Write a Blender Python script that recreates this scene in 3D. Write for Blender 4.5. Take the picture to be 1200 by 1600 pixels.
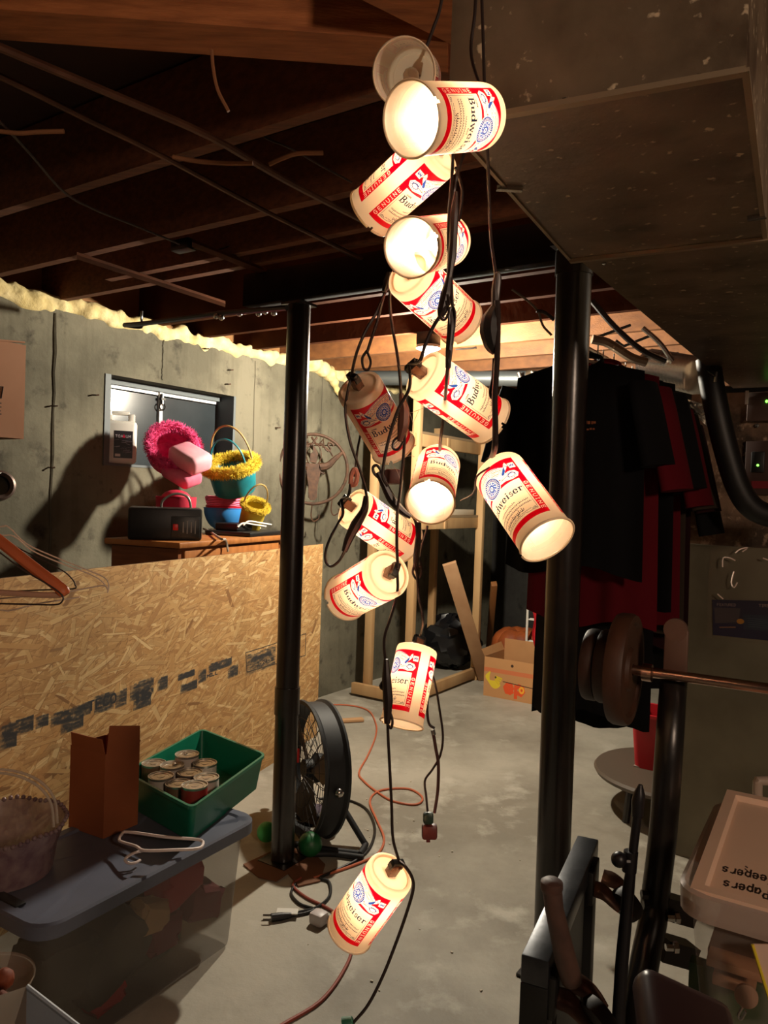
import bpy, bmesh, math, random
import numpy as np
from mathutils import Vector as V, Matrix

for _o in list(bpy.data.objects):
    bpy.data.objects.remove(_o)
random.seed(7); rng = np.random.default_rng(7)
S = bpy.context.scene
COL = S.collection
# ------------------------------------------------------------------ camera
H, F, PITCH, ROLL = 1.5, 1200.0, math.radians(1.2), math.radians(2.0)
fw = V((0, math.cos(PITCH), -math.sin(PITCH)))
r0 = V((1, 0, 0)); u0 = V((0, math.sin(PITCH), math.cos(PITCH)))
RT = r0 * math.cos(ROLL) + u0 * math.sin(ROLL)
UP = -r0 * math.sin(ROLL) + u0 * math.cos(ROLL)
CAM = V((0, 0, H))
cd = bpy.data.cameras.new('camera'); cam = bpy.data.objects.new('camera', cd); COL.objects.link(cam)
cd.sensor_fit = 'VERTICAL'; cd.sensor_height = 36; cd.lens = 36 * F / 1600; cd.clip_start = 0.02
m = Matrix((RT, UP, -fw)).transposed().to_4x4(); m.translation = CAM
cam.matrix_world = m
S.camera = cam
# ------------------------------------------------------------------ world, exposure
w = bpy.data.worlds.new('world'); S.world = w; w.use_nodes = True
w.node_tree.nodes['Background'].inputs[0].default_value = (1.0, 0.72, 0.5, 1)
w.node_tree.nodes['Background'].inputs[1].default_value = 0.035  # even warm ambient added as fill, no source of its own in the room
S.view_settings.view_transform = 'Standard'; S.view_settings.look = 'None'
S.view_settings.exposure = 0.2; S.view_settings.gamma = 1.0; S.view_settings.use_curve_mapping = False
try:
    S.cycles.use_denoising = True; S.cycles.max_bounces = 8; S.cycles.transparent_max_bounces = 12
    S.cycles.sample_clamp_indirect = 4.0; S.cycles.caustics_reflective = False; S.cycles.caustics_refractive = False
except Exception:
    pass
BULB = 4200.0       # strength of the bare room bulb
CANBULB = 50.0    # strength of the little bulbs in the can shades
# soft warm fill light, added behind the camera to brighten the dark right side
def area_lamp(name, loc, target, size, power, col):
    l = bpy.data.lights.new(name, 'AREA'); l.size = size; l.energy = power; l.color = col
    o = bpy.data.objects.new(name, l); COL.objects.link(o); o.location = loc
    o.rotation_euler = (V(target) - V(loc)).to_track_quat('-Z', 'Y').to_euler(); return o
FILL = 28.0
area_lamp('added_fill_light', (1.5, -1.2, 2.2), (1.1, 2.6, 0.7), 0.35, FILL, (1.0, 0.72, 0.52))

# ------------------------------------------------------------------ room axes and pixel helpers
AX = V((0.552, 0.834, 0)); BX = V((0.834, -0.552, 0)); ZX = V((0, 0, 1)); ID = (V((1, 0, 0)), V((0, 1, 0)), ZX)
ROOM = (BX, AX, ZX)
def ray(px, py): return fw + RT * ((px - 600) / F) - UP * ((py - 800) / F)
def P(px, py, d): return CAM + ray(px, py) * d
def onz(px, py, z):
    r = ray(px, py); return CAM + r * ((z - H) / r.z)
def onplane(px, py, p, n):
    r = ray(px, py); return CAM + r * ((p - CAM).dot(n) / r.dot(n))
WALLP = V((-0.337, 5.77, 0))
def onwall(px, py, off=0.0): return onplane(px, py, WALLP + BX * off, BX)

# ------------------------------------------------------------------ mesh builder
class MB:
    def __init__(s): s.v = []; s.f = []; s.m = []; s.uv = {}
    def add(s, vs, fs, mi=0, uvs=None):
        k = len(s.v); s.v += [V(x) for x in vs]
        for i, f in enumerate(fs):
            if uvs: s.uv[len(s.f)] = uvs[i]
            s.f.append([k + j for j in f]); s.m.append(mi)
        return s
    def box(s, c, size, ax=ID, mi=0, bev=0.0, seg=2):
        c = V(c); hx, hy, hz = [q / 2 for q in size]
        if bev <= 0:
            vs = [c + ax[0] * (hx * i) + ax[1] * (hy * j) + ax[2] * (hz * k) for i in (-1, 1) for j in (-1, 1) for k in (-1, 1)]
            return s.add(vs, [(0, 1, 3, 2), (4, 6, 7, 5), (0, 4, 5, 1), (2, 3, 7, 6), (0, 2, 6, 4), (1, 5, 7, 3)], mi)
        b = bmesh.new(); bmesh.ops.create_cube(b, size=1)
        for q in b.verts: q.co = V((q.co.x * size[0], q.co.y * size[1], q.co.z * size[2]))
        bmesh.ops.bevel(b, geom=b.edges[:], offset=bev, segments=seg, affect='EDGES', profile=0.5)
        b.verts.index_update()
        s.add([c + ax[0] * q.co.x + ax[1] * q.co.y + ax[2] * q.co.z for q in b.verts], [[q.index for q in f.verts] for f in b.faces], mi)
        b.free(); return s
    def bar(s, p, q, wd, ht, up=ZX, mi=0, bev=0.0):
        p = V(p); q = V(q); d = q - p; y = d.normalized(); x = y.cross(up).normalized(); z = x.cross(y)
        return s.box((p + q) / 2, (wd, d.length, ht), (x, y, z), mi, bev)
    def tube(s, pts, r, n=8, closed=False, cap=True, mi=0, flat=1.0):
        pts = [V(p) for p in pts]; N = len(pts)
        rs = r if isinstance(r, (list, tuple)) else [r] * N
        T = []
        for i in range(N):
            a = pts[(i - 1) % N] if (closed or i > 0) else pts[i]; b = pts[(i + 1) % N] if (closed or i < N - 1) else pts[i]
            t = b - a; T.append(t.normalized() if t.length > 1e-9 else V((0, 0, 1)))
        nrm = T[0].orthogonal().normalized(); vs = []
        for i in range(N):
            nrm = nrm - T[i] * nrm.dot(T[i])
            nrm = nrm.normalized() if nrm.length > 1e-6 else T[i].orthogonal().normalized()
            bn = T[i].cross(nrm)
            for k in range(n):
                a = 2 * math.pi * k / n
                vs.append(pts[i] + (nrm * math.cos(a) + bn * (math.sin(a) * flat)) * rs[i])
        fs = []
        for i in range(N if closed else N - 1):
            j = (i + 1) % N
            for k in range(n):
                l = (k + 1) % n; fs.append((i * n + k, i * n + l, j * n + l, j * n + k))
        if cap and not closed: fs += [tuple(reversed(range(n))), tuple((N - 1) * n + k for k in range(n))]
        return s.add(vs, fs, mi)
    def lathe(s, prof, n=24, M=Matrix(), mi=0, cap0=False, cap1=False, sx=1.0, sy=1.0):
        vs = []; fs = []; N = len(prof)
        for (r, z) in prof:
            for k in range(n):
                a = 2 * math.pi * k / n; vs.append(M @ V((r * math.cos(a) * sx, r * math.sin(a) * sy, z)))
        for i in range(N - 1):
            for k in range(n):
                l = (k + 1) % n; fs.append((i * n + k, i * n + l, (i + 1) * n + l, (i + 1) * n + k))
        if cap0: fs.append(tuple(reversed(range(n))))
        if cap1: fs.append(tuple((N - 1) * n + k for k in range(n)))
        return s.add(vs, fs, mi)
    def prism(s, poly, o, ax, ay, az, t, mi=0):
        o = V(o); n = len(poly)
        vs = [o + ax * x + ay * y for x, y in poly] + [o + ax * x + ay * y + az * t for x, y in poly]
        fs = [tuple(reversed(range(n))), tuple(range(n, 2 * n))] + [(i, (i + 1) % n, n + (i + 1) % n, n + i) for i in range(n)]
        return s.add(vs, fs, mi)
    def ball(s, c, r, n=10, sc=(1, 1, 1), mi=0):
        prof = [(r * math.sin(math.pi * i / n), -r * math.cos(math.pi * i / n)) for i in range(n + 1)]
        prof[0] = (r * 0.01, -r); prof[-1] = (r * 0.01, r)
        M = Matrix.Translation(V(c)) @ Matrix.Diagonal((sc[0], sc[1], sc[2], 1))
        return s.lathe(prof, max(8, int(n * 1.4)), M, mi)
    def grid(s, nu, nv, fn, mi=0, uv=False):
        vs = [fn(i / nu, j / nv) for j in range(nv + 1) for i in range(nu + 1)]; fs = []; us = []
        for j in range(nv):
            for i in range(nu):
                a = j * (nu + 1) + i; fs.append((a, a + 1, a + nu + 2, a + nu + 1))
                us.append([(i / nu, j / nv), ((i + 1) / nu, j / nv), ((i + 1) / nu, (j + 1) / nv), (i / nu, (j + 1) / nv)])
        return s.add(vs, fs, mi, us if uv else None)
    def build(s, name, mats, parent=None, local=False, ang=38, origin=None):
        mats = mats if isinstance(mats, (list, tuple)) else [mats]
        if parent is not None:
            o0 = V((0, 0, 0)); vs = s.v if local else [wmat(parent).inverted() @ q for q in s.v]
        else:
            if origin is None:
                xs = [q.x for q in s.v]; ys = [q.y for q in s.v]; zs = [q.z for q in s.v]
                origin = V(((min(xs) + max(xs)) / 2, (min(ys) + max(ys)) / 2, min(zs)))
            o0 = V(origin); vs = [q - o0 for q in s.v]
        me = bpy.data.meshes.new(name); me.from_pydata([tuple(q) for q in vs], [], s.f)
        for q in mats: me.materials.append(q)
        me.polygons.foreach_set('material_index', s.m)
        if s.uv:
            ul = me.uv_layers.new(name='UVMap')
            for fi, uvs in s.uv.items():
                p = me.polygons[fi]
                for k, li in enumerate(p.loop_indices): ul.data[li].uv = uvs[k]
        b = bmesh.new(); b.from_mesh(me); bmesh.ops.recalc_face_normals(b, faces=b.faces[:]); b.to_mesh(me); b.free()
        me.polygons.foreach_set('use_smooth', [True] * len(me.polygons))
        me.set_sharp_from_angle(angle=math.radians(ang)); me.update()
        o = bpy.data.objects.new(name, me); COL.objects.link(o)
        if parent is not None: o.parent = parent
        else: o.location = o0
        return o
def wmat(o):
    mm = Matrix.LocRotScale(o.location, o.rotation_euler, None)
    return wmat(o.parent) @ mm if o.parent else mm
def tag(o, label, cat, group=None):
    o['label'] = label; o['category'] = cat
    if group: o['group'] = group
    return o
def thing(name, label, cat, loc=(0, 0, 0), rotz=0.0, group=None):
    o = bpy.data.objects.new(name, None); COL.objects.link(o); o.location = loc; o.rotation_euler = (0, 0, rotz)
    o.empty_display_size = 0.1
    return tag(o, label, cat, group)
def struct(o): o['kind'] = 'structure'; return o
def stuff(o): o['kind'] = 'stuff'; return o
def dup(o, parent=None):
    c = o.copy(); COL.objects.link(c)
    if parent is not None: c.parent = parent
    for ch in list(o.children): dup(ch, c)
    return c
def smooth(pts, k=6, closed=False):
    pts = [V(p) for p in pts]; n = len(pts); out = []
    rngi = range(n if closed else n - 1)
    for i in rngi:
        p1 = pts[i]; p2 = pts[(i + 1) % n]
        p0 = pts[(i - 1) % n] if (closed or i > 0) else p1 * 2 - p2
        p3 = pts[(i + 2) % n] if (closed or i < n - 2) else p2 * 2 - p1
        for j in range(k):
            t = j / k
            out.append(0.5 * ((2 * p1) + (p2 - p0) * t + (2 * p0 - 5 * p1 + 4 * p2 - p3) * t * t + (3 * p1 - p0 - 3 * p2 + p3) * t ** 3))
    if not closed: out.append(pts[-1])
    return out
def pix(pts, d): return [P(q[0], q[1], q[2] if len(q) > 2 else d) for q in pts]

# ------------------------------------------------------------------ materials
def lin(c): return tuple(((x / 12.92) if x <= 0.04045 else ((x + 0.055) / 1.055) ** 2.4) for x in [q / 255 for q in c])
def M(name, rgb, rough=0.6, metal=0.0, rgb2=None, ns=8.0, bump=0.0, bs=60.0, stretch=None, detail=5.0, emis=None, estr=0.0, alpha=1.0, spec=0.5, trans=0.0):
    mt = bpy.data.materials.new(name); mt.use_nodes = True; nt = mt.node_tree; N = nt.nodes; L = nt.links
    bs_ = N['Principled BSDF']; c = lin(rgb) + (1,)
    bs_.inputs['Base Color'].default_value = c; bs_.inputs['Roughness'].default_value = rough
    bs_.inputs['Metallic'].default_value = metal; bs_.inputs['Alpha'].default_value = alpha
    bs_.inputs['Specular IOR Level'].default_value = spec; bs_.inputs['Transmission Weight'].default_value = trans
    tc = N.new('ShaderNodeTexCoord'); mp = N.new('ShaderNodeMapping'); L.new(tc.outputs['Object'], mp.inputs[0])
    if stretch: mp.inputs['Scale'].default_value = stretch
    if rgb2 is not None:
        nz = N.new('ShaderNodeTexNoise'); nz.inputs['Scale'].default_value = ns; nz.inputs['Detail'].default_value = detail
        L.new(mp.outputs[0], nz.inputs['Vector'])
        rp = N.new('ShaderNodeValToRGB'); rp.color_ramp.elements[0].position = 0.35; rp.color_ramp.elements[1].position = 0.68
        rp.color_ramp.elements[0].color = c; rp.color_ramp.elements[1].color = lin(rgb2) + (1,)
        L.new(nz.outputs[0], rp.inputs[0]); L.new(rp.outputs[0], bs_.inputs['Base Color'])
    if bump > 0:
        nb = N.new('ShaderNodeTexNoise'); nb.inputs['Scale'].default_value = bs; nb.inputs['Detail'].default_value = 6
        L.new(mp.outputs[0], nb.inputs['Vector'])
        bp = N.new('ShaderNodeBump'); bp.inputs['Strength'].default_value = bump; bp.inputs['Distance'].default_value = 0.01
        L.new(nb.outputs[0], bp.inputs['Height']); L.new(bp.outputs[0], bs_.inputs['Normal'])
    if emis is not None:
        bs_.inputs['Emission Color'].default_value = lin(emis) + (1,); bs_.inputs['Emission Strength'].default_value = estr
    return mt

# ---- tiny rasteriser for printed surfaces (labels, print on boards)
class Canvas:
    def __init__(s, W, Hh, rgb): s.W, s.H = W, Hh; s.a = np.empty((Hh, W, 3), np.float32); s.a[:] = np.array(rgb, np.float32) / 255
    def poly(s, pts, rgb, al=1.0):
        p = np.array(pts, np.float32); x0 = max(0, int(p[:, 0].min())); x1 = min(s.W, int(p[:, 0].max()) + 2)
        y0 = max(0, int(p[:, 1].min())); y1 = min(s.H, int(p[:, 1].max()) + 2)
        if x1 <= x0 or y1 <= y0: return
        X, Y = np.meshgrid(np.arange(x0, x1) + 0.5, np.arange(y0, y1) + 0.5); ins = np.zeros(X.shape, bool); n = len(p)
        for i in range(n):
            ax, ay = p[i]; bx, by = p[(i + 1) % n]
            if ay == by: continue
            c = ((ay > Y) != (by > Y)) & (X < (bx - ax) * (Y - ay) / (by - ay) + ax); ins ^= c
        reg = s.a[y0:y1, x0:x1]; reg[ins] = reg[ins] * (1 - al) + np.array(rgb, np.float32) / 255 * al
    def ell(s, c, rx, ry, rgb, n=28): s.poly([(c[0] + rx * math.cos(6.2832 * i / n), c[1] + ry * math.sin(6.2832 * i / n)) for i in range(n)], rgb)
    def line(s, pts, wd, rgb, al=1.0):
        for (ax, ay), (bx, by) in zip(pts[:-1], pts[1:]):
            dx, dy = bx - ax, by - ay; l = math.hypot(dx, dy) or 1; nx, ny = -dy / l * wd / 2, dx / l * wd / 2; ex, ey = dx / l * wd * 0.3, dy / l * wd * 0.3
            s.poly([(ax + nx - ex, ay + ny - ey), (bx + nx + ex, by + ny + ey), (bx - nx + ex, by - ny + ey), (ax - nx - ex, ay - ny - ey)], rgb, al)
    def image(s, name):
        im = bpy.data.images.new(name, s.W, s.H); px = np.ones((s.H, s.W, 4), np.float32); px[..., :3] = s.a
        im.pixels.foreach_set(px.ravel()); im.update(); im.pack(); return im
# stroke font: polylines in a unit box (x 0..1, y 0..1, baseline 0)
GL = {
 'G': [[(1, .8), (.75, 1), (.25, 1), (0, .75), (0, .25), (.25, 0), (.75, 0), (1, .2), (1, .45), (.6, .45)]], 'E': [[(1, 0), (0, 0), (0, 1), (1, 1)], [(0, .5), (.8, .5)]],
 'N': [[(0, 0), (0, 1), (1, 0), (1, 1)]], 'U': [[(0, 1), (0, .25), (.25, 0), (.75, 0), (1, .25), (1, 1)]], 'I': [[(.5, 0), (.5, 1)], [(.25, 0), (.75, 0)], [(.25, 1), (.75, 1)]],
 'T': [[(.5, 0), (.5, 1)], [(0, 1), (1, 1)]], 'X': [[(0, 0), (1, 1)], [(0, 1), (1, 0)]], 'A': [[(0, 0), (.5, 1), (1, 0)], [(.2, .38), (.8, .38)]],
 'S': [[(1, .85), (.75, 1), (.25, 1), (0, .8), (.1, .58), (.9, .42), (1, .2), (.75, 0), (.25, 0), (0, .15)]], 'B': [[(0, 0), (0, 1), (.7, 1), (.9, .8), (.7, .55), (0, .55)], [(.7, .55), (1, .3), (.75, 0), (0, 0)]],
 'K': [[(0, 0), (0, 1)], [(.9, 1), (0, .45), (1, 0)]], 'P': [[(0, 0), (0, 1), (.8, 1), (1, .75), (.8, .5), (0, .5)]], 'R': [[(0, 0), (0, 1), (.8, 1), (1, .75), (.8, .5), (0, .5)], [(.5, .5), (1, 0)]],
 'O': [[(.3, 0), (0, .3), (0, .7), (.3, 1), (.7, 1), (1, .7), (1, .3), (.7, 0), (.3, 0)]], 'C': [[(1, .8), (.75, 1), (.3, 1), (0, .7), (0, .3), (.3, 0), (.75, 0), (1, .2)]],
 'D': [[(0, 0), (0, 1), (.6, 1), (1, .7), (1, .3), (.6, 0), (0, 0)]], 'L': [[(0, 1), (0, 0), (.9, 0)]], 'M': [[(0, 0), (0, 1), (.5, .4), (1, 1), (1, 0)]], 'H': [[(0, 0), (0, 1)], [(1, 0), (1, 1)], [(0, .5), (1, .5)]],
 'Y': [[(0, 1), (.5, .5), (1, 1)], [(.5, .5), (.5, 0)]], 'F': [[(0, 0), (0, 1), (1, 1)], [(0, .5), (.8, .5)]], '1': [[(.3, .8), (.6, 1), (.6, 0)]], '2': [[(0, .8), (.3, 1), (.8, 1), (1, .7), (0, 0), (1, 0)]], '4': [[(.7, 0), (.7, 1), (0, .3), (1, .3)]], '6': [[(.8, 1), (.2, .7), (0, .3), (.3, 0), (.8, 0), (1, .3), (.7, .5), (.1, .4)]],
 'e': [[(0, .3), (1, .32), (.8, .6), (.3, .62), (0, .35), (.2, .03), (.7, 0), (1, .12)]], 'p': [[(0, -.3), (0, .6)], [(0, .45), (.4, .62), (.9, .5), (1, .25), (.7, 0), (0, .1)]], 'r': [[(0, 0), (0, .6)], [(0, .4), (.4, .62), (.8, .58)]],
 's': [[(.9, .5), (.5, .62), (.1, .5), (.2, .34), (.8, .28), (.9, .12), (.5, 0), (0, .1)]], 'a': [[(1, .6), (.3, .6), (0, .3), (.3, 0), (.7, .05), (1, .5), (1, 0)]], 'o': [[(.3, 0), (0, .3), (.3, .6), (.7, .6), (1, .3), (.7, 0), (.3, 0)]], 'k': [[(0, 0), (0, 1)], [(.8, .6), (0, .25), (.9, 0)]],
 ' ': [], '-': [[(.1, .45), (.9, .45)]],
}
def stroke_text(txt, wl, gap):
    out = []; x = 0
    for ch in txt:
        k = wl * (0.35 if ch in 'I1' else 1)
        for pl in GL.get(ch, []): out.append([(x + (px - (0.33 if ch in 'I' else 0)) * wl, py) for px, py in pl])
        x += k + gap
    return out, x - gap
def draw_text(cv, txt, o, ex, ey, wl, h, wd, rgb, gap=None):
    gap = wl * 0.45 if gap is None else gap; pls, W = stroke_text(txt, wl, gap)
    for pl in pls: cv.line([(o[0] + ex[0] * (x - W / 2) + ey[0] * y * h, o[1] + ex[1] * (x - W / 2) + ey[1] * y * h) for x, y in pl], wd, rgb)
def img_mat(name, im, rough=0.6, trans=0.0, spec=0.4, bump=0.0, inner=None):
    mt = bpy.data.materials.new(name); mt.use_nodes = True; N = mt.node_tree.nodes; L = mt.node_tree.links; b = N['Principled BSDF']
    tx = N.new('ShaderNodeTexImage'); tx.image = im; tx.interpolation = 'Linear'; uv = N.new('ShaderNodeUVMap'); uv.uv_map = 'UVMap'
    L.new(uv.outputs[0], tx.inputs[0]); L.new(tx.outputs[0], b.inputs['Base Color']); b.inputs['Roughness'].default_value = rough; b.inputs['Specular IOR Level'].default_value = spec
    if bump > 0:
        bp = N.new('ShaderNodeBump'); bp.inputs['Strength'].default_value = bump; bp.inputs['Distance'].default_value = 0.004; L.new(tx.outputs[0], bp.inputs['Height']); L.new(bp.outputs[0], b.inputs['Normal'])
    if inner is not None:      # printed on the outside only: the inner face is bare plastic
        ge = N.new('ShaderNodeNewGeometry'); mi = N.new('ShaderNodeMix'); mi.data_type = 'RGBA'; L.new(ge.outputs['Backfacing'], mi.inputs[0]); L.new(tx.outputs[0], mi.inputs[6]); mi.inputs[7].default_value = lin(inner) + (1,); L.new(mi.outputs[2], b.inputs['Base Color'])
    if trans > 0:
        tl = N.new('ShaderNodeBsdfTranslucent'); L.new(tx.outputs[0], tl.inputs[0]); mx = N.new('ShaderNodeMixShader'); mx.inputs[0].default_value = trans
        L.new(b.outputs[0], mx.inputs[1]); L.new(tl.outputs[0], mx.inputs[2]); L.new(mx.outputs[0], N['Material Output'].inputs[0])
    return mt

mWood = M('joist_wood', (124, 72, 42), 0.75, rgb2=(94, 52, 30), ns=5, stretch=(1, 12, 12), bump=0.25, bs=20)
mWoodDark = M('old_wood', (84, 50, 30), 0.8, rgb2=(60, 34, 22), ns=4, stretch=(1, 10, 10), bump=0.2, bs=20)
mPine = M('pine_lumber', (205, 168, 120), 0.65, rgb2=(180, 138, 92), ns=6, stretch=(1, 1, .2), bump=0.1, bs=30)
mSub = M('subfloor_boards', (70, 40, 26), 0.85, rgb2=(45, 26, 18), ns=3)
mBlackSteel = M('black_steel', (20, 18, 18), 0.32, 0.0, spec=0.6, rgb2=(30, 24, 20), ns=14, bump=0.05, bs=40)
mBlack = M('black_plastic', (18, 17, 17), 0.45)
mCord = M('cord_brown', (38, 25, 21), 0.4, spec=0.6)
mGalv = M('galvanised_sheet', (124, 106, 86), 0.36, 0.0, rgb2=(90, 76, 60), ns=9, bump=0.12, bs=45, detail=8, spec=0.8)
mSteel = M('bright_steel', (190, 188, 184), 0.25, 1.0)
mDust = M('cobweb_dust', (196, 170, 150), 0.9)

def flecked(mt, rgb, scale, p0, p1):
    nt = mt.node_tree; N = nt.nodes; L = nt.links; b = N['Principled BSDF']; src = b.inputs['Base Color'].links[0].from_socket
    tc = N.new('ShaderNodeTexCoord'); nz = N.new('ShaderNodeTexNoise'); nz.inputs['Scale'].default_value = scale; nz.inputs['Detail'].default_value = 4; L.new(tc.outputs['Object'], nz.inputs['Vector'])
    rp = N.new('ShaderNodeValToRGB'); rp.color_ramp.elements[0].position = p0; rp.color_ramp.elements[1].position = p1; L.new(nz.outputs[0], rp.inputs[0])
    mx = N.new('ShaderNodeMix'); mx.data_type = 'RGBA'; L.new(rp.outputs[0], mx.inputs[0]); L.new(src, mx.inputs[6]); mx.inputs[7].default_value = lin(rgb) + (1,); L.new(mx.outputs[2], b.inputs['Base Color'])
flecked(mGalv, (206, 186, 156), 46, 0.64, 0.70)
flecked(mGalv, (60, 46, 34), 7, 0.58, 0.74)
# ================================================================== THE ROOM
def concrete(name, c1, c2, c3, streak=True, rough=0.85, sc=1.0):
    mt = bpy.data.materials.new(name); mt.use_nodes = True; N = mt.node_tree.nodes; L = mt.node_tree.links; b = N['Principled BSDF']
    tc = N.new('ShaderNodeTexCoord'); b.inputs['Roughness'].default_value = rough; b.inputs['Specular IOR Level'].default_value = 0.3
    def noise(scale, detail, stretch=(1, 1, 1)):
        mp = N.new('ShaderNodeMapping'); mp.inputs['Scale'].default_value = stretch; L.new(tc.outputs['Object'], mp.inputs[0])
        n = N.new('ShaderNodeTexNoise'); n.inputs['Scale'].default_value = scale; n.inputs['Detail'].default_value = detail; n.inputs['Roughness'].default_value = 0.62
        L.new(mp.outputs[0], n.inputs['Vector']); return n
    def ramp(n, p0, p1, a, c):
        r = N.new('ShaderNodeValToRGB'); r.color_ramp.elements[0].position = p0; r.color_ramp.elements[1].position = p1
        r.color_ramp.elements[0].color = a; r.color_ramp.elements[1].color = c; L.new(n.outputs[0], r.inputs[0]); return r
    a, bcol, c = [lin(q) + (1,) for q in (c1, c2, c3)]
    base = ramp(noise(1.6 * sc, 8), 0.40, 0.60, a, bcol)
    spots = ramp(noise(7 * sc, 9), 0.56, 0.72, (0, 0, 0, 1), (1, 1, 1, 1))
    m1 = N.new('ShaderNodeMix'); m1.data_type = 'RGBA'; L.new(spots.outputs[0], m1.inputs[0]); L.new(base.outputs[0], m1.inputs[6]); m1.inputs[7].default_value = c
    out = m1.outputs[2]
    if streak:
        st = ramp(noise(3.2, 6, (5, 5, 0.35)), 0.5, 0.7, (1, 1, 1, 1), (0.62, 0.6, 0.56, 1))
        m2 = N.new('ShaderNodeMix'); m2.data_type = 'RGBA'; m2.blend_type = 'MULTIPLY'; m2.inputs[0].default_value = 0.45; L.new(out, m2.inputs[6]); L.new(st.outputs[0], m2.inputs[7]); out = m2.outputs[2]
    L.new(out, b.inputs['Base Color'])
    nb = noise(22 * sc, 9); bp = N.new('ShaderNodeBump'); bp.inputs['Strength'].default_value = 0.35; bp.inputs['Distance'].default_value = 0.012
    L.new(nb.outputs[0], bp.inputs['Height']); L.new(bp.outputs[0], b.inputs['Normal']); return mt
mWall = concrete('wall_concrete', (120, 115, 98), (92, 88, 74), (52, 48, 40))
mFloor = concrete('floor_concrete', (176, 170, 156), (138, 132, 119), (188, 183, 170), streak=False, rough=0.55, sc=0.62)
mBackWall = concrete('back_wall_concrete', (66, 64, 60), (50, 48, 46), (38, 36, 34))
mPier = concrete('peeling_pier', (136, 110, 90), (70, 58, 48), (200, 172, 146), streak=False, sc=3.0)
mPierLow = M('grey_green_paint', (112, 106, 86), 0.6, rgb2=(90, 84, 66), ns=4)

struct(MB().box((0, 4, -0.05), (16, 18, 0.1)).build('floor', mFloor))
def WP(s, off, z): return WALLP + AX * s + BX * off + ZX * z
WS0, WS1, WZ0, WZ1, WT = -2.08, -1.12, 1.61, 2.09, 0.24
wl = MB()
def wbox(mb, s0, s1, o0, o1, z0, z1, bev=0, mi=0): return mb.box(WP((s0 + s1) / 2, (o0 + o1) / 2, (z0 + z1) / 2), (abs(o1 - o0), abs(s1 - s0), abs(z1 - z0)), ROOM, mi, bev)
wbox(wl, -7, WS0, -WT, 0, 0, 2.36); wbox(wl, WS1, 3, -WT, 0, 0, 2.36); wbox(wl, WS0, WS1, -WT, 0, 0, WZ0); wbox(wl, WS0, WS1, -WT, 0, WZ1, 2.36)
wallL = struct(wl.build('wall_left', mWall, origin=WALLP))
mSeam = concrete('seam_concrete', (110, 104, 88), (84, 80, 68), (60, 56, 46))
for (px, wdt) in ((82, 0.016), (250, 0.008), (395, 0.010), (500, 0.008)):     # poured-form joints, proud ridges
    p = onwall(px, 700); s_ = (p - WALLP).dot(AX)
    zs = (0.0, 2.34) if not WS0 - 0.05 < s_ < WS1 + 0.05 else (WZ1 + 0.02, 2.34)
    q = MB(); pts = [WP(s_ + random.uniform(-.004, .004), 0.002, zs[0] + (zs[1] - zs[0]) * i / 24) for i in range(25)]
    q.tube(pts, [wdt * random.uniform(0.5, 1.1) * 0.6 for _ in pts], 5); q.build('form_joint', mSeam, wallL)
mRust = M('rusty_iron', (84, 56, 38), 0.7, 0.2, rgb2=(54, 36, 24), ns=30)
for (px, py) in ((80, 634), (145, 617), (76, 730), (356, 578), (352, 600), (430, 668), (318, 545)):
    p = onwall(px, py); MB().tube([p - BX * 0.01, p + BX * 0.03 - ZX * 0.003, p + BX * 0.035 + AX * 0.012], 0.004, 5).build('form_tie', mRust, wallL)
# spray foam along the wall head
mFoam = M('spray_foam', (232, 214, 160), 0.8, rgb2=(206, 184, 122), ns=12, bump=0.6, bs=40)
fo = MB(); n = 150
def foamr(i): return 0.036 + 0.010 * math.sin(i * 1.7) + 0.010 * math.sin(i * 0.63 + 1) + random.uniform(-.006, .008)
fo.tube([WP(-4.2 + 6.2 * i / n, -0.03, 2.385 + 0.022 * math.sin(i * 0.9) + random.uniform(-.008, .008)) for i in range(n + 1)], [foamr(i) * 1.1 for i in range(n + 1)], 9)
for _ in range(420):
    s_ = random.uniform(-4, 1.6); fo.ball(WP(s_, -0.02, 2.38 + random.uniform(-.02, .04)), random.uniform(.02, .045), 7, (random.uniform(.7, 1.3), random.uniform(.7, 1.2), random.uniform(.6, 1)))
for (px, py, rr) in ((490, 566, .07), (505, 577, .06), (515, 585, .055), (522, 597, .04), (527, 610, .03), (530, 618, .018), (478, 560, .06)): fo.ball(onwall(px, py, .02), rr, 7)
fo_ = struct(fo.build('spray_foam', mFoam, wallL)); md = fo_.modifiers.new('blend', 'REMESH'); md.mode = 'VOXEL'; md.voxel_size = 0.013; md.use_smooth_shade = True; md = fo_.modifiers.new('soften', 'SMOOTH'); md.factor = 0.5; md.iterations = 3
rb = MB(); wbox(rb, -7, 3, -0.2, -0.16, 2.36, 2.66); rb.build('rim_board', M('rim_board_wood', (168, 122, 74), 0.8, rgb2=(130, 90, 52), ns=3), wallL)
# back wall and the pier on the right
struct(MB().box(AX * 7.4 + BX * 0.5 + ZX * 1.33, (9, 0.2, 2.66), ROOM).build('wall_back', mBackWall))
PC = V((1.30, 3.3, 0))
pier = struct(MB().box(PC + BX * 0.75 + AX * 0.025 + ZX * 0.99, (1.5, 0.05, 1.98), ROOM).build('wall_right', mPier))
def PPt(px, py, off=0.0): return onplane(px, py, PC - AX * off, AX)
z850 = PPt(1120, 852).z
MB().box(PC + BX * 0.75 - AX * 0.008 + ZX * (z850 / 2), (1.5, 0.016, z850), ROOM).build('lower_panel', mPierLow, pier)
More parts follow.
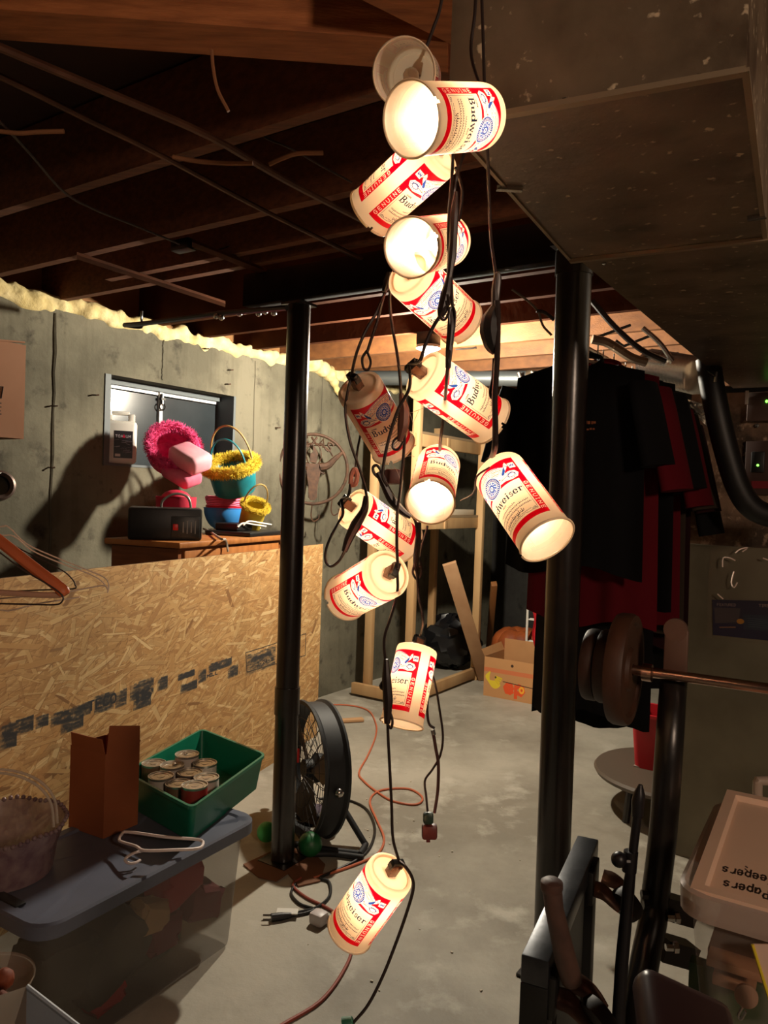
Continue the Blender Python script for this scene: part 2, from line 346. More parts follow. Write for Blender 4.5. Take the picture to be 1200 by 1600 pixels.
# ------------------------------------------------------------------ window_1
win = bpy.data.objects.new('window_1', None); COL.objects.link(win); win.location = WP((WS0 + WS1) / 2, 0, WZ0); struct(win)
mFr = M('zinc_frame', (96, 104, 108), 0.6, 0.0)
f = MB(); t = 0.035
wbox(f, WS0, WS0 + t, -0.2, 0.006, WZ0, WZ1); wbox(f, WS1 - t * .5, WS1, -0.2, 0.002, WZ0, WZ1); wbox(f, WS0 + t, WS1, -0.2, -0.11, WZ1 - 0.03, WZ1); wbox(f, WS0, WS1, -0.2, 0.004, WZ0, WZ0 + 0.012)
f.build('window_frame', mFr, win)
mPane = M('dark_glass', (58, 64, 68), 0.18, 0.0, spec=0.8, rgb2=(44, 50, 54), ns=3)
mid = (WS0 + WS1) / 2
for a_, b_ in ((WS0 + t, mid - 0.01), (mid + 0.01, WS1 - t)):
    q = MB(); wbox(q, a_, b_, -0.15, -0.142, WZ0 + 0.012, WZ1 - 0.055); q.build('window_pane', mPane, win)
q = MB(); wbox(q, mid - 0.012, mid + 0.012, -0.15, -0.125, WZ0 + 0.012, WZ1 - 0.03); q.build('mullion', M('white_vinyl', (214, 214, 210), 0.5), win)
q = MB(); wbox(q, WS0 + t, WS1 - t, -0.155, -0.135, WZ1 - 0.048, WZ1 - 0.03); q.build('painted_gleam', M('gleam_white', (238, 240, 240), 0.4), win)  # white strip at the window head stands in for a lamp reflection
q = MB(); c = WP(mid, -0.115, WZ1 - 0.10); q.tube([c + ZX * 0.06, c], 0.008, 6); q.tube(smooth([c + AX * 0.02 * math.cos(a) + ZX * (0.02 * math.sin(a) - 0.015) for a in (0, 1, 2, 3, 4, 5)], 3, True), 0.004, 5, True); q.box(c + ZX * 0.03, (0.02, 0.03, 0.012), ROOM); q.build('latch', mBlackSteel, win)

# ------------------------------------------------------------------ ceiling, joists, beam
ceil = struct(MB().box((0.3, 3.6, 2.68), (12, 13, 0.04)).build('ceiling', mSub))
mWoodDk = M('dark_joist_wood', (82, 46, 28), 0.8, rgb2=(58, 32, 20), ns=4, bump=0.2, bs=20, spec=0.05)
def joist(s_, b0=-3.62, b1=3.2, z0=2.41, wd=0.038, mat=mWood, name='joist'):
    return MB().bar(AX * s_ + BX * b0 + ZX * (z0 + 0.12), AX * s_ + BX * b1 + ZX * (z0 + 0.12), wd, 0.24, ZX).build(name, mat, ceil)
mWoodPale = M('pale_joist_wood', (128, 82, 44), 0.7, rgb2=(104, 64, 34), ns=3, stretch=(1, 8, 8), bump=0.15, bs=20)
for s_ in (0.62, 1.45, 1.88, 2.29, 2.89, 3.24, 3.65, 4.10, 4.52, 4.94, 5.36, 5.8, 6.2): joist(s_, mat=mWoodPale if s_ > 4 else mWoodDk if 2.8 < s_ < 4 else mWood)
joist(2.17, -2.95, -1.2, 2.415)
def slab_joist(c4, z0, name, mat):
    q = MB(); ps = [onz(x, y, z0) for x, y in c4]
    q.add(ps + [p + ZX * 0.24 for p in ps], [(0, 1, 2, 3), (4, 5, 6, 7), (0, 1, 5, 4), (1, 2, 6, 5), (2, 3, 7, 6), (3, 0, 4, 7)]); return q.build(name, mat, ceil)
mWoodLit = M('header_wood_lit', (190, 116, 66), 0.7, rgb2=(150, 86, 46), ns=4, stretch=(2, 14, 14), bump=0.25, bs=18)  # lighter copy of the joist wood, lit look put into its colour
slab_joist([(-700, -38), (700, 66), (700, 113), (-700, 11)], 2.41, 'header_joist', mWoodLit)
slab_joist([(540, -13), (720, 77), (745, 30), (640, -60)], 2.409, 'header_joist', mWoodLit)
for c4 in ([(120, 398), (352, 474), (352, 480), (120, 405)], [(300, 378), (497, 456), (497, 464), (300, 386)]):
    q = MB(); ps = [onz(x, y, 2.398) for x, y in c4]; q.add(ps + [p + ZX * 0.011 for p in ps], [(0, 1, 2, 3), (4, 5, 6, 7), (0, 1, 5, 4), (1, 2, 6, 5), (2, 3, 7, 6), (3, 0, 4, 7)]); q.build('ceiling_strap', mWoodDk, ceil)
for (a_, b_) in (((-3.6, 2.29), (-3.05, 2.88)), ((-2.5, 1.9), (-2.2, 2.28))):
    pass
beam = struct(MB().bar(AX * 2.376 + BX * -2.3 + ZX * 2.338, AX * 2.376 + BX * -0.78 + ZX * 2.338, 0.06, 0.136, bev=0.006).build('support_beam', M('dark_beam', (34, 22, 18), 0.95, rgb2=(24, 15, 12), ns=6, spec=.1)))

# ------------------------------------------------------------------ steel posts
mPost = M('post_black_paint', (24, 17, 15), 0.28, 0.0, spec=0.7, rgb2=(34, 25, 20), ns=18, bump=0.03, bs=60)
def post(pt, pb, r, label, collar_y):
    top = P(*pt); bot = onz(pb[0], pb[1], 0.0); t = thing('steel_post', label, 'post', bot)
    top = bot + (top - bot) * ((2.27 - bot.z) / (top.z - bot.z)); ax = (top - bot)
    MB().tube([bot + ax * 0.006, top - ax * 0.004], r, 28).build('shaft', mPost, t)
    MB().box(bot + ZX * 0.005, (r * 3, r * 3, 0.01), ROOM).build('base_plate', mPost, t); MB().box(top - ZX * 0.006, (r * 2.2, r * 2.2, 0.01), ROOM).build('cap_plate', mPost, t)
    for (z0, z1, k) in collar_y:
        a = bot + ax * (z0 / 2.27); b = bot + ax * (z1 / 2.27); MB().tube([a, b], r * k, 28).build('collar', mPost, t)
    return t
post((467.5, 473, 3.12), (441, 1345), 0.047, 'black steel post standing left of the hanging lights, in front of the OSB board', [(0.60, 0.71, 1.09)])
dR = 2.30
post((898, 400, dR), (858, 1520), 0.0525, 'black steel post right of the hanging lights, topped by the grey duct', [(2.18, 2.25, 1.08)])

# ------------------------------------------------------------------ sheet-metal duct
zd = 2.0
FL, FR, BL, BR = onz(700, 190, zd), onz(1165, 106, zd), onz(892, 406, zd), onz(1196, 372, zd)
duct = thing('metal_duct', 'large dusty sheet metal heating duct under the joists at upper right', 'duct', (FL + FR) / 2)
q = MB(); top = ZX * 0.32
vs = [FL, FR, BR, BL] + [p + top for p in (FL, FR, BR, BL)]
q.add(vs, [(0, 1, 2, 3), (4, 5, 6, 7), (0, 1, 5, 4), (1, 2, 6, 5), (2, 3, 7, 6), (3, 0, 4, 7)]); q.build('plenum_box', mGalv, duct)
e = onz(984, 481, zd); dirv = (onz(1120, 592, zd) - onz(906, 419, zd)).normalized(); st = BL + (FR - FL).normalized() * 0.015 + dirv * 0.012
wv = (BR - BL).normalized(); q = MB(); L2 = 1.93; W2 = 0.85; pts = [st, st + wv * W2, st + wv * W2 + dirv * L2, st + dirv * L2]
q.add(pts + [p + ZX * 0.31 for p in pts], [(0, 1, 2, 3), (4, 5, 6, 7), (0, 1, 5, 4), (1, 2, 6, 5), (2, 3, 7, 6), (3, 0, 4, 7)]); q.build('trunk_section', mGalv, duct)
mSeamD = M('duct_seam', (170, 150, 124), 0.35, 0.5)
def rail(a, b, r=0.006): return MB().bar(a, b, r * 2, r * 1.2).build('seam', mSeamD, duct)
rail(FL - ZX * 0.004, FR - ZX * 0.004, .006); rail(BL - ZX * 0.004 - dirv * .004, BL + wv * 0.8 - ZX * 0.004 - dirv * .004, .006); rail(FL - ZX * .002, BL - ZX * .002, .003); rail(FR - ZX * .002, BR - ZX * .002, .004)
for (px, py) in ((882, 158), (1092, 121), (812, 294), (944, 410), (1142, 378), (1178, 340)):
    p = onz(px, py, zd); MB().lathe([(0.0052, 0.002), (0.005, -0.004), (0.001, -0.0055)], 8, Matrix.Translation(p)).build('screw', mSteel, duct)
for a, b in (((776, 290), (816, 292)), ((1168, 338), (1198, 334))): MB().bar(onz(*a, zd) - ZX * .004, onz(*b, zd) - ZX * .004, 0.009, 0.007).build('drive_cleat', mSteel, duct)

# ------------------------------------------------------------------ pipes, cables and scraps under the ceiling
mPipe = M('iron_pipe', (96, 62, 44), 0.45, 0.3, rgb2=(70, 42, 30), ns=12)
def wire(name, pts, r, mat, label, cat, group=None, n=6, k=5): return tag(MB().tube(smooth(pts, k), r, n).build(name, mat), label, cat, group)
wire('ceiling_pipe', [onz(x, y, 2.385) for x, y in ((-160, 4), (0, 74), (165, 143), (327, 213), (450, 284), (620, 372))], .0095, mPipe, 'iron pipe crossing under the joists, the upper of the two', 'pipe', n=8)
wire('ceiling_pipe', [onz(x, y, 2.385) for x, y in ((-160, 48), (0, 119), (140, 188), (250, 242), (430, 338), (640, 440))], .008, mPipe, 'iron pipe crossing under the joists, the lower of the two', 'pipe', n=8)
mDkWire = M('dark_cable', (52, 36, 30), 0.6)
wire('ceiling_cable', [onz(x, y, 2.375) for x, y in ((-20, 170), (40, 232), (100, 300), (150, 328), (210, 352), (280, 381))], .004, mDkWire, 'thin dark cable hanging under the joists to the black junction box', 'cable')
jb = P(287, 384, 3.0); t = thing('junction_box', 'small black junction box under the joists with a bare wire', 'electrical box', jb)
MB().box(jb, (0.10, 0.05, 0.045), ROOM, bev=0.008).build('box_body', mBlack, t); MB().tube(smooth(pix([(300, 388), (330, 392), (360, 384), (395, 366), (420, 352), (449, 342)], 2.98), 5), .0022, 5).build('bare_wire', mSteel, t)
mStrip = M('old_strip', (150, 100, 66), 0.8)
for pts, lb in ((((0, 205), (30, 208), (62, 206), (100, 205)), 'pale bent cable stub hanging from the joists at the left edge of the frame'),
                (((270, 245), (310, 252), (355, 255), (395, 255)), 'pale bent cable stub crossing below the second joist, left piece'), (((420, 257), (440, 248), (465, 240), (505, 239)), 'pale bent cable stub below the second joist, right piece'),
                (((331, 78), (333, 105), (340, 140), (357, 174)), 'pale cable end dangling from the front header joist')):
    tag(MB().tube(smooth(pix(pts, 1.9 if pts[0][1] > 100 else 1.58), 6), .0055 if pts[0][1] > 100 else .0038, 6).build('cable_stub', mStrip), lb, 'cable')
wire('ceiling_cable', pix([(400, 204), (420, 218), (450, 230), (500, 258), (550, 285)], 2.05), .0028, mDkWire, 'thin dark cable stapled between the second and third joists', 'cable')
wire('ceiling_cable', [onz(x, y, 2.38) for x, y in ((512, 380), (540, 396), (600, 424), (640, 446))], .003, mDkWire, 'thin dark cable under the joists left of the third can light', 'cable')
# black gas pipe with bright fittings along the beam
t = thing('gas_pipe', 'black gas pipe with bright fittings under the support beam beside the left post', 'pipe', P(340, 494, 3.3))
MB().tube([P(195, 508, 3.75), P(222, 506, 3.6), P(340, 490, 3.3), P(448, 481, 3.05)], .012, 8).build('pipe_run', mBlackSteel, t)
MB().tube(smooth([P(193, 509, 3.75), P(214, 512, 3.7), P(222, 510, 3.7), P(221, 498, 3.66), P(222, 486, 3.66)], 4), .006, 6).build('hanger_strap', mBlackSteel, t)
for x, y in ((338, 494), (346, 496), (374, 490), (382, 487), (404, 490), (414, 487), (428, 489)): MB().ball(P(x, y, 3.28), .013, 6).build('fitting', mSteel, t)
# black and grey pipes in the lit bay at the back right
for pts, r, mt, lb in ((((925, 470), (960, 510), (1000, 545), (1040, 565)), .014, mBlackSteel, 'black pipe slanting across the lit bay behind the duct'),
                       (((1004, 512), (1030, 535), (1048, 560), (1075, 600)), .012, mSteel, 'bright copper-ended tube slanting beside the duct edge'),
                       (((925, 530), (950, 536), (985, 558), (1010, 566)), .022, mGalv, 'grey pipe above the hanging shirts')):
    tag(MB().tube(smooth(pix(pts, 3.6), 5), r, 8).build('overhead_pipe', mt), lb, 'pipe')
for pts, lb in ((((930, 528), (985, 508)), 'thin black tube nearest the right post across the lit joists'), (((962, 532), (975, 541), (1015, 525)), 'thin bent black tube in the middle of the lit joists at the back right'), (((1000, 566), (1003, 558), (1060, 552)), 'thin black tube hooked lowest across the lit joists, above the flexible duct')):
    tag(MB().tube(pix(pts, 3.75), .007, 6).build('overhead_tube', mBlackSteel), lb, 'tube')
mFoil = M('foil', (226, 222, 214), 0.22, 0.9)
q = MB(); a, b = P(1015, 572, 3.9), P(1095, 588, 3.5); pts = [a.lerp(b, i / 30) for i in range(31)]
tag(q.tube(pts, [0.075 + (0.014 if i % 2 else -0.006) for i in range(31)], 14).build('flexible_duct', mFoil), 'corrugated silver flexible duct above the hanging shirts', 'duct')
q = MB(); q.grid(8, 6, lambda u, v: P(1068 + 46 * u, 622 + 14 * u + (8 + 32 * u) * v, 3.0 + random.uniform(-.03, .03)))
tag(q.build('foil_sheet', mFoil, ang=5), 'crumpled shiny foil sheet between shirts and black hose', 'foil')
a, b = P(455, 590, 6.1), P(905, 592, 5.2)
t = thing('round_duct', 'round galvanised duct pipe crossing behind the orange joist at the back', 'duct', a.lerp(b, .5))
MB().tube([a, b], .055, 16).build('pipe_run', M('grey_galv', (128, 134, 136), 0.4, 0.7), t)
for k in (.25, .55, .85): c = a.lerp(b, k); MB().tube([c - (b - a).normalized() * .02, c + (b - a).normalized() * .02], .059, 16).build('joint_band', mGalv, t)
for pts in (((830, 580), (845, 600)), ((810, 582), (818, 605))): MB().tube(pix(pts, 5.25), .012, 6).build('hanger_strap', mGalv, t)

# ------------------------------------------------------------------ ceiling lamp with bare bulb (the light of the room)
c = P(669, 548, 4.2); t = thing('ceiling_lamp', 'white porcelain lampholder with bare bulb under a joist at the back', 'lamp', c)
MB().box(c + ZX * 0.063, (0.10, 0.10, 0.07), ROOM, bev=.006).build('junction_box', mBlackSteel, t)
MB().lathe([(0.02, 0.03), (0.065, 0.028), (0.066, 0.012), (0.04, 0.0), (0.024, -0.03), (0.022, -0.045), (0.001, -0.045)], 24, Matrix.Translation(c)).build('lampholder', M('porcelain', (225, 228, 224), 0.3), t)
mBulb = M('bulb_glow', (255, 240, 210), 0.3, emis=(255, 243, 220), estr=BULB)
cb = c + V((0.012, -0.0, -0.105)); MB().lathe([(0.014, 0.058), (0.016, 0.04), (0.028, 0.015), (0.031, -0.006), (0.024, -0.024), (0.010, -0.032), (0.001, -0.033)], 12, Matrix.Translation(cb)).build('bulb', mBulb, t)
# ================================================================== CAN LIGHTS
RC, LC = 0.033, 0.122
PXM = 2048 / (2 * math.pi * RC * 1000)
def label_canvas():
    CREAM, RED, BLUE, NAVY, INK, WHITE, LBL = (250, 230, 200), (204, 0, 24), (16, 54, 136), (12, 18, 46), (52, 44, 48), (250, 236, 214), (50, 82, 156)
    cv = Canvas(2048, int(LC * 1000 * PXM), CREAM)
    rr = random.Random(3)
    for cx in (512, 1536):
        def X(p): return (cx + p[0] * PXM, p[1] * PXM)
        def poly(ps, c, al=1.0): cv.poly([X(p) for p in ps], c, al)
        def line(ps, wd, c): cv.line([X(p) for p in ps], wd * PXM, c)
        def ell(c, rx, ry, col): cv.ell(X(c), rx * PXM, ry * PXM, col)
        hw, b, t = 43.3, 15.0, 109.5
        poly([(-hw, b), (hw, b), (hw, t), (-hw, t)], RED)
        poly([(-hw + 8, b + 7.2), (hw - 8, b + 7.2), (hw - 8, 74), (-hw + 8, 74)], CREAM)      # inner panel
        arch = [(-hw + 8 + (2 * hw - 16) * i / 24, 74 + 6 * math.sin(math.pi * i / 24)) for i in range(25)]
        # thin inner key line
        for sx in (-1, 1):
            line([(sx * (hw - 10), 66), (sx * (hw - 10), b + 9.5), (sx * (hw - 24), b + 9.5)], 0.45, INK)
            for k in range(5): line([(sx * (hw - 11 - k * 1.2), b + 10 + (k % 2)), (sx * (hw - 12.5 - k), b + 13 - k * .4)], .5, INK)
        # arched banner
        ban = [(-27 + 54 * i / 20, 87 + 20.5 * math.sin(math.pi * (0.14 + 0.72 * i / 20)) ** 0.8) for i in range(21)]
        low = [(23 - 46 * i / 20, 80 + 10 * math.sin(math.pi * i / 20)) for i in range(21)]
        poly(ban + low, WHITE); line(ban, .55, LBL); line([ban[0], low[-1]], .5, LBL); line([ban[-1], low[0]], .5, LBL)
        for k in range(6):
            r_ = [(-24 + 48 * i / 26, 88 + k * 2.3 + 6.5 * math.sin(math.pi * i / 26)) for i in range(27)]
            for i in range(0, 26, 1):
                if rr.random() < .72: line([r_[i], r_[i + 1]], .75, (196, 50, 58) if k % 2 else (84, 96, 150))
        for sx in (-1, 1):
            # blue folded banner ends, ribbons, little square, lower shield
            poly([(sx * 19, 88), (sx * 27, 99), (sx * 31, 103), (sx * 30, 95), (sx * 25, 90), (sx * 20, 84)], WHITE)
            poly([(sx * 20, 89), (sx * 27.5, 99), (sx * 26.5, 92), (sx * 21, 85)], BLUE)
            poly([(sx * 28, 101), (sx * 31, 104), (sx * 33, 97), (sx * 29, 96)], WHITE); line([(sx * 28, 100), (sx * 31, 97), (sx * 33, 98)], .7, BLUE)
            poly([(sx * 12, 82), (sx * 20, 86.5), (sx * 29, 89.5), (sx * 36, 88), (sx * 39.5, 83), (sx * 36, 77.5), (sx * 28, 76), (sx * 19, 78), (sx * 13, 78)], WHITE)
            line([(sx * 14, 81), (sx * 20, 85), (sx * 29, 88), (sx * 35, 86.8), (sx * 38, 83), (sx * 35, 79), (sx * 28, 77.4), (sx * 19, 79.5)], .7, LBL)
            for k in range(16): a = k * .55; line([(sx * (30 + 5.5 * math.cos(a)), 82.7 + 3.8 * math.sin(a)), (sx * (30 + 4 * math.cos(a + .5)), 82.7 + 2.6 * math.sin(a + .7))], .9, (40, 62, 120))
            for k in range(5): line([(sx * (16 + k * 1.6), 81 + k * .5), (sx * (18 + k * 1.6), 82.4 + k * .3)], .6, INK)
            poly([(sx * 33, 92.5), (sx * 41, 92.5), (sx * 41, 101), (sx * 33, 101)], WHITE)
            for k in range(5): line([(sx * (34.5 + k * 1.2), 94.5 + (k % 3)), (sx * (35 + k * 1.1), 99 - (k % 2) * 1.4)], .9, BLUE)
            line([(sx * 34.3, 97), (sx * 39.5, 96)], .8, BLUE)
        # medallion
        ell((0, 84.5), 14.0, 14.0, WHITE); ell((0, 84.5), 13.0, 13.0, BLUE)
        for k in range(30):
            a = k * 2 * math.pi / 30; line([(9.4 * math.cos(a), 84.5 + 9.4 * math.sin(a)), (11.6 * math.cos(a), 84.5 + 11.6 * math.sin(a))], .6, WHITE)
        ell((0, 84.5), 8.8, 8.8, WHITE); ell((0, 84.5), 8.0, 8.0, (40, 78, 160))
        for k in range(10):
            a = k * math.pi / 5 + .3; line([(5.2 * math.cos(a + q_) + .7 * math.cos(7 * q_), 84.5 + 5.9 * math.sin(a + q_)) for q_ in (0, .12, .24, .36)], .8, WHITE); ell((6.8 * math.cos(a), 84.5 + 6.8 * math.sin(a)), .6, .6, WHITE)
        ell((0, 84.5), 3.6, 3.8, BLUE); ell((0, 84.5), 2.5, 2.7, WHITE); line([(-1.2, 83), (0, 86.2), (1.2, 83)], .7, BLUE); line([(-.9, 84.2), (.9, 84.2)], .6, BLUE)
        # GENUINE up the left strip, down the right strip
        o = X((-hw + 4 - 2.2 + 4.4, 44)); draw_text(cv, 'GENUINE', o, (0, 1), (-1, 0), 3.7 * PXM, 4.4 * PXM, .8 * PXM, WHITE, gap=3.6 * PXM)
        o = X((hw - 4 - 2.2, 44)); draw_text(cv, 'GENUINE', o, (0, -1), (1, 0), 3.7 * PXM, 4.4 * PXM, .8 * PXM, WHITE, gap=3.6 * PXM)
        # KING-OF style small caps line above the name: little ticks
        draw_text(cv, 'GENUINE', X((-25, 67.2)), (1, 0), (0, 1), .85 * PXM, 1.9 * PXM, .35 * PXM, INK)
        # the name in a serif face
        def word(x0, y0, h):
            tk, tn = .17 * h, .07 * h; x = x0
            def vs(xx, y_0, y_1, wd=tk): poly([(xx, y_0), (xx + wd, y_0), (xx + wd, y_1), (xx, y_1)], NAVY)
            def sf(xx, yy, wd): poly([(xx - wd / 2, yy), (xx + wd / 2, yy), (xx + wd / 2, yy + tn), (xx - wd / 2, yy + tn)], NAVY)
            def ring(cx_, cy_, rx, ry, a0, a1, th=(tk, tn)):
                n = 22; ps = [(cx_ + rx * math.cos(a0 + (a1 - a0) * i / n), cy_ + ry * math.sin(a0 + (a1 - a0) * i / n)) for i in range(n + 1)]
                for i in range(n):
                    am = a0 + (a1 - a0) * (i + .5) / n; line([ps[i], ps[i + 1]], th[1] + (th[0] - th[1]) * abs(math.cos(am)), NAVY)
            xh = .62 * h; P2 = math.pi
            # B
            vs(x + .12 * h, y0, y0 + h); sf(x + .2 * h, y0, .4 * h); sf(x + .2 * h, y0 + h - tn, .4 * h)
            ring(x + .32 * h, y0 + .76 * h, .27 * h, .22 * h, -P2 / 2, P2 / 2); ring(x + .32 * h, y0 + .27 * h, .34 * h, .25 * h, -P2 / 2, P2 / 2)
            line([(x + .2 * h, y0 + .53 * h), (x + .34 * h, y0 + .53 * h)], tn, NAVY); x += .86 * h
            def u_(x):
                vs(x + .06 * h, y0 + .16 * h, y0 + xh); vs(x + .44 * h, y0, y0 + xh); sf(x + .08 * h, y0 + xh - tn, .22 * h); sf(x + .46 * h, y0 + xh - tn, .2 * h); sf(x + .6 * h, y0, .16 * h)
                ring(x + .3 * h, y0 + .17 * h, .17 * h, .15 * h, P2, 2 * P2, (tn * 1.4, tn)); return x + .74 * h
            x = u_(x)
            ring(x + .28 * h, y0 + .31 * h, .22 * h, .29 * h, 0, 2 * P2); vs(x + .44 * h, y0, y0 + h); sf(x + .44 * h, y0 + h - tn, .22 * h); sf(x + .6 * h, y0, .16 * h); x += .74 * h
            for k in range(2):
                line([(x + .08 * h + k * .36 * h, y0 + xh), (x + .27 * h + k * .36 * h, y0)], tk * .85, NAVY); line([(x + .27 * h + k * .36 * h, y0), (x + .44 * h + k * .36 * h, y0 + xh)], tn, NAVY)
            for k in (.08, .44, .8): sf(x + k * h, y0 + xh - tn, .22 * h)
            x += .98 * h
            def e_(x): ring(x + .27 * h, y0 + .31 * h, .23 * h, .29 * h, .15, 2 * P2 - .55); line([(x + .06 * h, y0 + .35 * h), (x + .5 * h, y0 + .35 * h)], tn, NAVY); return x + .66 * h
            x = e_(x)
            vs(x + .1 * h, y0, y0 + xh); sf(x + .18 * h, y0, .34 * h); sf(x + .12 * h, y0 + xh - tn, .2 * h); ell((x + .18 * h, y0 + .85 * h), .1 * h, .1 * h, NAVY); x += .44 * h
            pl = [(x + .42 * h, y0 + .5 * h), (x + .3 * h, y0 + .59 * h), (x + .13 * h, y0 + .53 * h), (x + .12 * h, y0 + .42 * h), (x + .26 * h, y0 + .32 * h), (x + .42 * h, y0 + .21 * h), (x + .38 * h, y0 + .06 * h), (x + .22 * h, y0 + .03 * h), (x + .07 * h, y0 + .13 * h)]
            line(pl, tk * .62, NAVY); x += .58 * h
            x = e_(x)
            vs(x + .1 * h, y0, y0 + xh); sf(x + .2 * h, y0, .38 * h); sf(x + .12 * h, y0 + xh - tn, .2 * h); ring(x + .4 * h, y0 + .42 * h, .16 * h, .16 * h, .6, P2, (tn * 1.5, tn * 1.5)); ell((x + .5 * h, y0 + .5 * h), .08 * h, .09 * h, NAVY)
        word(-31.5, 55.5, 10.2)
        draw_text(cv, 'REG', X((0, 51.2)), (1, 0), (0, 1), 1.5 * PXM, 2.0 * PXM, .4 * PXM, INK)
        def script(x0, x1, y, am, wd, f=2.2):
            wd *= 1.25
            ps = []; n = int((x1 - x0) / .45)
            for i in range(n + 1):
                ps.append((x0 + (x1 - x0) * i / n + .5 * math.cos(i * 1.3), y + am * math.sin(i * 1.3) * (1.5 if rr.random() < .15 else .7)))
                if rr.random() < .08 and len(ps) > 2: line(ps, wd, INK); ps = []
            if len(ps) > 1: line(ps, wd, INK)
        script(-14, 14, 46.8, .9, .42); script(-30, 30, 42.2, 1.1, .45); script(-30, 31, 37.6, 1.2, .45)
        script(-17, 19, 31.5, 2.2, .55); script(-26, 26, 27.6, .6, .35); script(-20, 20, 25.6, .5, .3)
    return cv
mLabel = img_mat('can_label', label_canvas().image('can_label_print'), 0.38, trans=0.27, inner=(250, 240, 222))
def plain_trans(name, rgb, tr):
    mt = M(name, rgb, 0.35); N = mt.node_tree.nodes; L = mt.node_tree.links
    tl = N.new('ShaderNodeBsdfTranslucent'); tl.inputs[0].default_value = lin(rgb) + (1,); mx = N.new('ShaderNodeMixShader'); mx.inputs[0].default_value = tr
    L.new(N['Principled BSDF'].outputs[0], mx.inputs[1]); L.new(tl.outputs[0], mx.inputs[2]); L.new(mx.outputs[0], N['Material Output'].inputs[0]); return mt
mShade = plain_trans('cream_plastic', (250, 232, 204), 0.27)
mSock = M('smoky_socket', (150, 104, 78), 0.25, trans=0.5, spec=0.6)
mCanBulb = M('small_bulb_glow', (255, 235, 200), 0.3, emis=(255, 217, 180), estr=CANBULB)
mBulbOff = M('small_bulb_off', (236, 220, 196), 0.15, trans=0.2)
def make_shade():
    q = MB(); h = LC / 2; n = 72; vs = []; fs = []; us = []
    rows = [-h + 0.003, -h + 0.006, -h + 0.011, 0.0, h - 0.007, h - 0.003]
    rad = [RC * 1.0, RC * 1.0, RC * 0.985, RC * 0.985, RC * 0.985, RC * 0.975]
    for j, (z, r) in enumerate(zip(rows, rad)):
        for k in range(n): a = 2 * math.pi * k / n - math.pi / 2; vs.append((r * math.cos(a), r * math.sin(a), z))
    for j in range(len(rows) - 1):
        for k in range(n):
            l = (k + 1) % n
            if j == 0 and k == 8: continue           # notch in the open rim
            fs.append((j * n + k, j * n + l, (j + 1) * n + l, (j + 1) * n + k)); v0, v1 = [(rows[j + i] + h) / LC for i in (0, 1)]
            us.append([(k / n, v0), ((k + 1) / n, v0), ((k + 1) / n, v1), (k / n, v1)])
    q.add(vs, fs, 0, us)
    arc = [(RC * 1.012 * math.cos(a), RC * 1.012 * math.sin(a), -h + 0.0015) for a in [(-math.pi / 2 + 2 * math.pi * (9.2 + (72 - 2.4) * i / 60) / 72) for i in range(61)]]
    q.tube(arc, 0.0014, 6, mi=1)
    q.lathe([(RC * 0.975, h - 0.003), (RC * 0.95, h - 0.0008), (RC * 0.91, h), (RC * 0.80, h), (RC * 0.77, h - 0.0025), (RC * 0.3, h - 0.003), (0.006, h - 0.002)], n, mi=1)
    return q
def make_can(lit):
    t = thing('can_light', 'x', 'string light', (0, 0, 0))
    make_shade().build('shade', [mLabel, mShade], t, local=True, ang=60)
    h = LC / 2
    q = MB(); q.box((0, 0, h + 0.007), (0.0135, 0.012, 0.019), bev=.0012); q.box((0, 0, h - 0.006), (0.011, 0.011, 0.012)); s = q.build('socket', mSock, t, local=True)
    q = MB(); q.box((0, 0, h + 0.019), (0.019, 0.0085, 0.006), bev=.001); q.box((0.0085, 0, h + 0.014), (0.003, 0.0085, 0.008)); q.box((-0.0085, 0, h + 0.014), (0.003, 0.0085, 0.008)); q.build('cord_clip', mBlack, s, local=True)
    q = MB(); q.lathe([(0.006, h - 0.010), (0.006, h - 0.022), (0.0088, h - 0.036), (0.0098, h - 0.046), (0.0075, h - 0.058), (0.0035, h - 0.065), (0.0005, h - 0.067)], 10); q.build('bulb', mCanBulb if lit else mBulbOff, t, local=True)
    return t
canL, canU = make_can(True), make_can(False); used = {}
# closed-end pixel, open-end pixel, which end nearer, depth of the nearer end, roll of the label in degrees, lit, label
CANS = [
 ((648, 122), (631, 114), 'o', .83, 100, 0, 'unlit can-shaped string light at the very top, mouth open towards us'),
 ((751, 183), (641, 187), 'o', .727, 22, 1, 'lit can-shaped string light lying level beside the duct, mouth to the left'),
 ((687, 234), (577, 334), 'c', .915, 74, 1, 'lit can-shaped string light tilted side-on, showing the blank strip between two labels'),
 ((699, 376), (642, 387), 'o', .88, 35, 1, 'lit can-shaped string light facing us with glowing mouth, fourth from the top'),
 ((638, 427), (720, 504), 'c', .96, 0, 1, 'lit can-shaped string light slanting down right with a blue medallion, under the fourth one'),
 ((660, 583), (768, 659), 'c', .955, 58, 1, 'lit can-shaped string light with smoky socket at upper left, in front of the ceiling lamp'),
 ((560, 604), (615, 700), 'c', 1.05, 24, 0, 'unlit pinkish can-shaped string light at the left of the cluster'),
 ((685, 724), (672, 786), 'o', 1.04, 33, 1, 'lit can-shaped string light pointing its open mouth down and towards us, mid cluster'),
 ((779, 737), (856, 845), 'o', .86, -34, 1, 'lit can-shaped string light at far right in front of the right steel post'),
 ((550, 792), (636, 851), 'c', 1.16, 80, 1, 'lit can-shaped string light slanting right behind a lower one, cord loop hanging at its socket'),
 ((607, 896), (540, 933), 'c', 1.0, 38, 1, 'lit can-shaped string light with round end and socket facing us, mouth down left'),
 ((652, 1014), (627, 1133), 'o', 1.17, -62, 1, 'lit can-shaped string light hanging nearly upright, second from the bottom'),
 ((611, 1363), (546, 1455), 'c', 1.02, -37, 1, 'lowest can-shaped string light, lit, hanging alone over the concrete floor'),
]
SOCK = []; CANPOS = []
